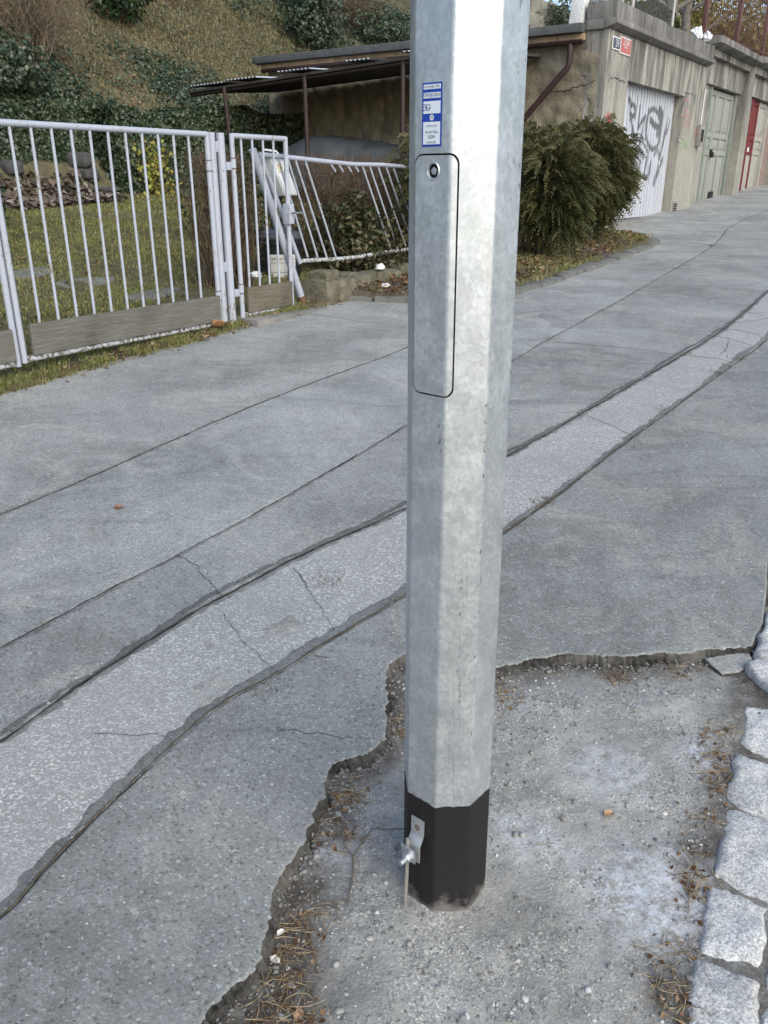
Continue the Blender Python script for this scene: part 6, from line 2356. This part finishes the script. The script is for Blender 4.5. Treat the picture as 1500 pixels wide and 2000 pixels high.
lathe(mb, W(ts_, 1.6)[0], W(ts_, 1.6)[1], [(0.1, 3.55), (0.4, 3.8), (0.62, 4.2), (0.6, 4.5), (0.3, 4.75), (0.01, 4.82)], 16)
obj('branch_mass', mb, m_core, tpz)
# chain link fence behind the parapet
cl = thing('mesh_fence', 'thin wire mesh fence on pale posts above the corner garage', 'fence', (9, 0.6, 3.6), 'sd')
mp = m_plain('grey_wire', (0.2, 0.2, 0.19), (0.3, 0.3, 0.28), 9, 0.5, 0.5)
for s in (9.0, 11.4, 13.7):
    obj('post', MB().tube([(s, 0.6, 3.5), (s, 0.6, 4.9)], 0.028, 8), m_plain('pale_post', (0.4, 0.4, 0.38), (0.5, 0.5, 0.47), 9, .7) if s == 9.0 else bpy.data.materials['pale_post'], cl)
w0, w1 = [], []
for k in range(-14, 70):
    a = 9.0 + k * 0.075
    for sg_ in (0, 1):
        s0_, s1_ = (a, a + 1.05) if sg_ == 0 else (a + 1.05, a)
        z0_, z1_ = 3.75, 4.8
        lo, hi = 9.0, 13.7
        pts = []
        t0, t1 = 0.0, 1.0
        ds_ = s1_ - s0_
        ta, tb = sorted(((lo - s0_) / ds_, (hi - s0_) / ds_))
        t0, t1 = max(t0, ta), min(t1, tb)
        if t1 - t0 > 0.02:
            w0.append((s0_ + ds_ * t0, 0.6 + 0.002 * sg_, z0_ + (z1_ - z0_) * t0)); w1.append((s0_ + ds_ * t1, 0.6 + 0.002 * sg_, z0_ + (z1_ - z0_) * t1))
w0, w1 = np.array(w0), np.array(w1)
V, F, R = sticks(world_sd(w0[:, 0], w0[:, 1], w0[:, 2]), world_sd(w1[:, 0], w1[:, 1], w1[:, 2]), .0022, .0022)
bx, by = W(9, .6)
Vl = np.stack([(V[:, 0] - OX) * UX + (V[:, 1] - OY) * UY, -(V[:, 0] - OX) * UY + (V[:, 1] - OY) * UX, V[:, 2]], 1)
npmesh('wire_mesh', Vl, F, mp, cl, rnd=R)


def crumple(name, label, cat, base, frame, rx, ry, rz, mat, seed, n=14):
    mb = MB()
    vs = []
    for j in range(n + 1):
        t = math.pi * j / n - math.pi / 2
        for i in range(n * 2):
            f = math.pi * i / n
            x, y, w = math.cos(t) * math.cos(f), math.cos(t) * math.sin(f), math.sin(t)
            L = 1 + 0.45 * noise.noise((x * 1.8 + seed, y * 1.8, w * 1.8)) + 0.25 * noise.noise((x * 4 + seed, y * 4, w * 4))
            vs.append((base[0] + x * L * rx, base[1] + y * L * ry, base[2] + max(w * L, -0.8) * rz))
    m2 = n * 2
    mb.add(vs, [(j * m2 + i, j * m2 + (i + 1) % m2, (j + 1) * m2 + (i + 1) % m2, (j + 1) * m2 + i) for j in range(n) for i in range(m2)])
    return tag(obj(name, mb, mat, base=base, frame=frame, smooth=35), label, cat)


m_plast = m_plain('white_plastic', (0.60, 0.61, 0.63), (0.74, 0.75, 0.77), 14, 0.45)
s_, z_ = sz(1362, 66, -0.05)
crumple('plastic_bag', 'crumpled white plastic bag at the end of the garage parapet', 'bag', (s_, -0.04, z_), 'sd', .15, .10, .11, m_plast, 3)
s_, z_ = sz(1379, 73, -0.08)
crumple('plastic_bag', 'smaller white plastic scrap on the step between the cornices', 'bag', (s_, -0.1, z_), 'sd', .09, .08, .09, m_plast, 8)
bl = MB()
s_, z_ = sz(1181, 33, 0.0)
bl.prism([(s_ - 0.14, 3.625), (s_ + 0.14, 3.625), (s_ + 0.13, 3.98), (s_ - 0.06, 3.97)], 'y', 0.30, 0.5)
tag(obj('plastered_block', bl, m_plain('white_render', (0.50, 0.51, 0.51), (0.66, 0.67, 0.67), 6, .8, bump=.01, bscale=20), base=(s_, 0.4, 3.63), frame='sd', bevel=.02), 'small white plastered block standing on the garage roof corner', 'block')

# ------------------------------------------------------------------ small things on the ground
def inside_pit(x, y):
    return inside(PITPOLY, x, y)


PITPOLY = list(pit_edge) + [gp(300, 2400), gp(1300, 2400)] + [gp(1345, 2000), gp(1365, 1860), gp(1400, 1640), gp(1425, 1570), gp(1440, 1480), gp(1455, 1390), gp(1462, 1310)]


def pit_points(n, bias=None):
    out = []
    while len(out) < n:
        x, y = random.uniform(-0.5, 1.5), random.uniform(0.75, 2.5)
        if not inside_pit(x, y):
            continue
        if math.hypot(x - PCX, y - PCY) < 0.10:
            continue
        e = edge_dist(x, y)
        if bias and random.random() > bias(x, y, e):
            continue
        out.append((x, y, pit_z(x, y, e)))
    return np.array(out)


ico_v, ico_f = [], []
_bm = bmesh.new()
bmesh.ops.create_icosphere(_bm, subdivisions=1, radius=1)
ico_v = np.array([v.co[:] for v in _bm.verts])
ico_f = np.array([[v.index for v in f.verts] for f in _bm.faces])
_bm.free()


def pebbles(pos, r):
    n = len(pos)
    nv = len(ico_v)
    sc = 1 + RNG.normal(size=(n, nv, 1)) * 0.13
    an = RNG.random((n, 3)) * np.array([[0.7, 0.5, 0.35]]) + np.array([[0.8, 0.7, 0.5]])
    a = RNG.random(n) * 6.28
    v = ico_v[None] * sc * an[:, None] * np.asarray(r).reshape(-1, 1, 1)
    ca, sa = np.cos(a)[:, None], np.sin(a)[:, None]
    v = np.stack([v[..., 0] * ca - v[..., 1] * sa, v[..., 0] * sa + v[..., 1] * ca, v[..., 2]], -1)
    v += pos[:, None] + np.array([0, 0, 1])[None, None] * np.asarray(r).reshape(-1, 1, 1) * 0.25
    f = ico_f[None] + np.arange(n)[:, None, None] * nv
    return v.reshape(-1, 3), f.reshape(-1, 3), np.repeat(RNG.random(n), nv)


n = NT('gravel_stones')
col = n.ramp(n.attr('rnd'), [(0, (0.12, 0.118, 0.112)), (0.3, (0.22, 0.217, 0.208)), (0.8, (0.34, 0.337, 0.325)), (0.95, (0.5, 0.49, 0.47)), (1, (0.62, 0.61, 0.59))])
M['peb'] = n.out(col, 0.85, spec=0.3)
pp_ = pit_points(4600, lambda x, y, e: min(1.0, max(0.04, 0.35 + 1.1 * fbm(x, y, 6, 3, 12))))
V, F, R = pebbles(pp_, np.clip(RNG.lognormal(-6.15, 0.45, len(pp_)), 0.0011, 0.0065))
tag(npmesh('loose_gravel', V, F, M['peb'], rnd=R, smooth=50), 'fine loose gravel scattered over the bare patch', 'gravel', kind='stuff')
pp_ = pit_points(60, lambda x, y, e: 0.5 if e > 0.05 else 1)
for k in range(len(pp_)):
    r = random.uniform(0.005, 0.0095)
    V, F, R = pebbles(np.zeros((1, 3)), [r])
    R = np.full(len(V), random.uniform(0.2, 0.85))
    o = npmesh('pebble', V, F, M['peb'], rnd=R, smooth=60)
    o.parent = pit
    o.location = tuple(pp_[k])

# chips of asphalt crumbled along the broken edge
ed = np.array(pit_edge)
ed = ed[(ed[:, 1] > 0.9)]
NCR = 2200
i = RNG.integers(0, len(ed), NCR)
q = ed[i] + RNG.normal(size=(NCR, 2)) * 0.020
zq_ = np.array([pit_z(a, b) + 0.004 if inside_pit(a, b) else G(a, b) - 0.02 for a, b in q])
V, F, R = pebbles(np.column_stack([q, zq_]), 0.0016 + 0.0065 * RNG.random(NCR) ** 2.5)
tag(npmesh('asphalt_crumbs', V, F, M['peb'], rnd=R * 0.32), 'dark asphalt crumbs along the broken pavement edge', 'gravel', kind='stuff')

# pine needles in drifts along the edges
def needles(centres, n, L, r, spread):
    c = np.array([centres[k] for k in RNG.integers(0, len(centres), n)])
    p = c[:, :2] + RNG.normal(size=(n, 2)) * spread
    z = np.array([pit_z(a, b) for a, b in p]) + srand(n, 0.004, 0.016)
    a = RNG.random(n) * 6.28
    dr = np.stack([np.cos(a), np.sin(a), RNG.normal(size=n) * 0.06], 1)
    bend = RNG.normal(size=n) * 1.0
    P0, P1 = [], []
    q = np.column_stack([p, z]) - dr * (L / 2)
    L_ = srand(n, 0.5, 1.2)[:, None] * L / 4
    ang = a.copy()
    for k in range(4):
        dr = np.stack([np.cos(ang), np.sin(ang), RNG.normal(size=n) * 0.04], 1)
        e = q + dr * L_
        zmin = np.array([pit_z(x, y) for x, y in e[:, :2]]) + 0.002
        e[:, 2] = np.maximum(e[:, 2] - 0.0008, zmin)
        P0.append(q); P1.append(e)
        q = e
        ang = ang + bend / 4
    return np.concatenate(P0), np.concatenate(P1), np.full(4 * n, r), np.full(4 * n, r * 0.85)


L_needle = m_leaf('pine_needles', [(0.10, 0.06, 0.03), (0.22, 0.15, 0.08), (0.36, 0.28, 0.17), (0.44, 0.36, 0.24)], .7, .25, 0)
def gc(px, py):
    x, y = gp(px, py)
    return (x, y)
c1 = [gc(*p_) for p_ in ((560, 1800), (575, 1840), (540, 1870), (550, 1830), (590, 1790), (560, 1950), (590, 1980), (540, 1970))]
c2 = [gc(*p_) for p_ in ((660, 1545), (690, 1550), (680, 1530), (640, 1600), (665, 1620))]
c3 = [gc(*p_) for p_ in ((980, 1360), (1000, 1345), (1200, 1305), (1220, 1308), (1320, 1300), (1330, 1295), (770, 1390), (768, 1410), (990, 1330))]
c4 = [gc(*p_) for p_ in ((1412, 1430), (1405, 1500), (1408, 1540), (1400, 1470), (1375, 1600), (1355, 1740), (1350, 1720), (1360, 1690), (1300, 1920), (1310, 1960), (1325, 1850))]
sets = [sticks(*needles(c1, 105, 0.085, 0.0010, 0.032)), sticks(*needles(c2, 55, 0.08, 0.0010, 0.025)), sticks(*needles(c3, 85, 0.08, 0.0010, 0.028)), sticks(*needles(c4, 120, 0.07, 0.0010, 0.022)),
        sticks(*needles([tuple(p_[:2]) for p_ in pit_points(40)], 40, 0.06, 0.0007, 0.01))]
V, F, R = join(sets)
tag(npmesh('pine_needles', V, F, L_needle, rnd=R), 'dry pine needles gathered along the edges of the bare patch', 'pine needles', kind='stuff')
lit = np.array([c for c in c1 * 16 + c2 * 12 + c3 * 8 + c4 * 12]) + RNG.normal(size=(len(c1) * 16 + len(c2) * 12 + len(c3) * 8 + len(c4) * 12, 2)) * 0.03
zl = np.array([pit_z(a, b) + 0.004 for a, b in lit])
m_ = len(lit)
V, F, R = leaves(np.column_stack([lit, zl]), np.tile([[0, 0, 1.0]], (m_, 1)) + RNG.normal(size=(m_, 3)) * .5, srand(m_, .006, .02), .6)
tag(npmesh('leaf_crumbs', V, F, L_litter, rnd=R), 'broken brown leaf bits among the pine needles', 'leaf litter', kind='stuff')

# a forked twig
tw = MB()
def gz(px, py, h=0.006):
    x, y = gp(px, py)
    return (x, y, pit_z(x, y) + h)
tw.tube([gz(792, 1624, .02), gz(760, 1618, .012), gz(728, 1611, .012), gz(706, 1640, .01), gz(690, 1662, .008), gz(689, 1700), gz(678, 1760)], [.0017, .002, .002, .0024, .0028, .0024, .0016], 7)
tw.tube([gz(690, 1662, .008), gz(672, 1640, .01), gz(668, 1610, .01), gz(676, 1570, .008)], [.0022, .0018, .0014, .001], 6)
tw.tube([gz(682, 1745), gz(640, 1752), gz(608, 1752)], [.0018, .0014, .001], 6)
tw.tube([gz(620, 1752, .008), gz(645, 1755, .01), gz(662, 1768, .008)], [.003, .0032, .0022], 7)
tag(obj('twig', tw, m_plain('dry_twig', (0.09, 0.075, 0.06), (0.17, 0.145, 0.12), 60, .9), base=gz(690, 1662, 0)), 'thin forked dry twig lying left of the black post foot', 'twig')


def curled_leaf(label, pos, size, ang, col, curl=0.5, cat='leaf', name='fallen_leaf'):
    mb = MB()
    def f(u, v):
        t = u * 2 - 1
        w = (1 - abs(t) ** 1.8) * 0.42 * size * (1 + 0.25 * math.sin(9 * u)) + 0.0002
        x = t * size * 0.6
        y = (v * 2 - 1) * w
        z = curl * (abs(v * 2 - 1) ** 1.5) * w + 0.10 * size * t * t + 0.05 * size * math.sin(7 * u + 5 * v) + 0.003
        return (pos[0] + x * math.cos(ang) - y * math.sin(ang), pos[1] + x * math.sin(ang) + y * math.cos(ang), pos[2] + z)
    mb.grid(10, 6, f)
    mb.tube([f(0.95, .5), Vector(f(1, .5)) + Vector((math.cos(ang), math.sin(ang), .1)) * size * .25], [size * .015, size * .01], 5)
    tag(obj(name, mb, col, base=tuple(pos), smooth=180), label, cat)


m_bl = m_plain('brown_leaf', (0.17, 0.075, 0.03), (0.34, 0.18, 0.09), 40, .7)
m_tl = m_plain('tan_leaf', (0.32, 0.19, 0.11), (0.46, 0.30, 0.19), 30, .7)
m_pl = m_plain('pale_husk', (0.62, 0.60, 0.54), (0.72, 0.70, 0.65), 40, .6)
x, y = gp(1190, 1590)
curled_leaf('small curled orange brown leaf right of the black post foot', (x, y, pit_z(x, y)), 0.026, 0.4, m_tl, 1.2)
x, y = gp(232, 995)
curled_leaf('lone brown leaf lying on the worn asphalt strip', (x, y, G(x, y) + .002), 0.036, 0.2, m_bl, 0.9)
x, y = gp(536, 1858)
curled_leaf('white seed husk among pine needles at the broken edge', (x, y, pit_z(x, y) + .008), 0.022, -0.6, m_pl, 0.6, 'husk', 'seed_husk')
x, y = gp(548, 1806)
curled_leaf('small pale husk just above the white seed husk', (x, y, pit_z(x, y) + .008), 0.018, 0.9, m_pl, 1.0, 'husk', 'seed_husk')
x, y = gp(582, 1968)
curled_leaf('orange leaf scrap at the bottom edge left of the post', (x, y, pit_z(x, y) + .005), 0.022, 1.2, m_tl, .4)
x, y = W(0.34, -0.10)
curled_leaf('large tan leaf lying below the right end of the wide gate', (x, y, Gs(.34, -.1) + .05), 0.13, 0.7, m_bl, 1.0)
x, y = W(0.05, -0.22)
curled_leaf('tan leaf on the kerbside grass below the wide gate plank', (x, y, Gs(.05, -.22) + .03), 0.08, 1.7, m_tl, 0.8)
m_ = 420
s = srand(m_, -2.6, 2.0)
d = -0.10 + RNG.normal(size=m_) * 0.07
V, F, R = leaves(world_sd(s, d, np.maximum(T(s, d), Gs(0, 0) * 0 + SLOPE * (OY + s * UY + d * UX - 1.4)) + srand(m_, .004, .015)), np.tile([[0, 0, 1.0]], (m_, 1)) + RNG.normal(size=(m_, 3)) * .4, srand(m_, .015, .05), .55)
tag(npmesh('verge_leaf_litter', V, F, L_litter, rnd=R), 'dead leaf bits along the verge below the gates', 'leaf litter', kind='stuff')
m_ = 1300
s, d = scatter_sd(m_, -2.4, 6, 0.1, 5.4)
V, F, R = leaves(world_sd(s, d, T(s, d) + srand(m_, .015, .035)), np.tile([[0, 0, 1.0]], (m_, 1)) + RNG.normal(size=(m_, 3)) * .4, srand(m_, .02, .06), .5)
tag(npmesh('lawn_leaf_litter', V, F, L_litter, rnd=R), 'scattered dead leaves on the lawn', 'leaf litter', kind='stuff')
# weeds and grit in the joints
wd = []
for px, py in ((640, 1135), (335, 862), (1075, 660), (1180, 598), (1245, 862), (1070, 975), (1060, 985), (1230, 870), (1420, 715), (1440, 700), (1400, 728), (1300, 800), (1340, 690), (1010, 1030), (505, 1352), (430, 905)):
    x, y = gp(px, py)
    k_ = 70
    wd.append(np.column_stack([x + RNG.normal(size=k_) * 0.03 * UX * 2 + RNG.normal(size=k_) * .006, y + RNG.normal(size=k_) * 0.03 * UY * 2 + RNG.normal(size=k_) * .006]))
for ln_, cnt in ((L1, 700), (L2, 300), (L4, 500)):
    a_ = np.array([p_ for p_ in ln_ if 0.9 < p_[1] < 12])
    i = RNG.integers(0, len(a_), cnt)
    wd.append(a_[i] + RNG.normal(size=(cnt, 2)) * 0.006)
q = np.concatenate(wd)
V, F, R = blades(np.column_stack([q, SLOPE * (q[:, 1] - 1.4) - 0.004]), srand(len(q), .006, .022), srand(len(q), .0008, .0018), 1.6)
tag(npmesh('joint_weeds', V, F, m_leaf('dry_weeds', [(0.06, 0.055, 0.03), (0.12, 0.10, 0.06), (0.2, 0.165, 0.1)], .8, .2, .1), rnd=R), 'dry moss and weeds in the pavement joints', 'weeds', kind='stuff')
m_paper = m_plain('white_paper', (0.66, 0.66, 0.66), (0.76, 0.76, 0.76), 20, .6)
for k, (px, py, d, lab, mat) in enumerate(((742, 522, -0.02, 'white paper scrap on the rubble wall beside the post', m_paper), (752, 560, -0.30, 'white paper scrap on the ground in front of the rubble wall', m_paper), (500, 537, 0.35, 'crumpled white paper behind the wicket gate', m_paper))):
    s_, z_ = sz(px, py, d)
    crumple('paper_scrap', lab, 'litter', (s_, d, z_), 'sd', .06, .05, .035, mat, 11 + k * 3, 8)
x, y = gp(4, 730)
crumple('plastic_scrap', 'turquoise plastic scrap by the gates at the left edge', 'litter', (x, y, G(x, y) + .03), 'w', .06, .04, .025, m_plain('turquoise_plastic', (0.10, 0.42, 0.45), (0.16, 0.5, 0.52), 20, .5), 21, 8)
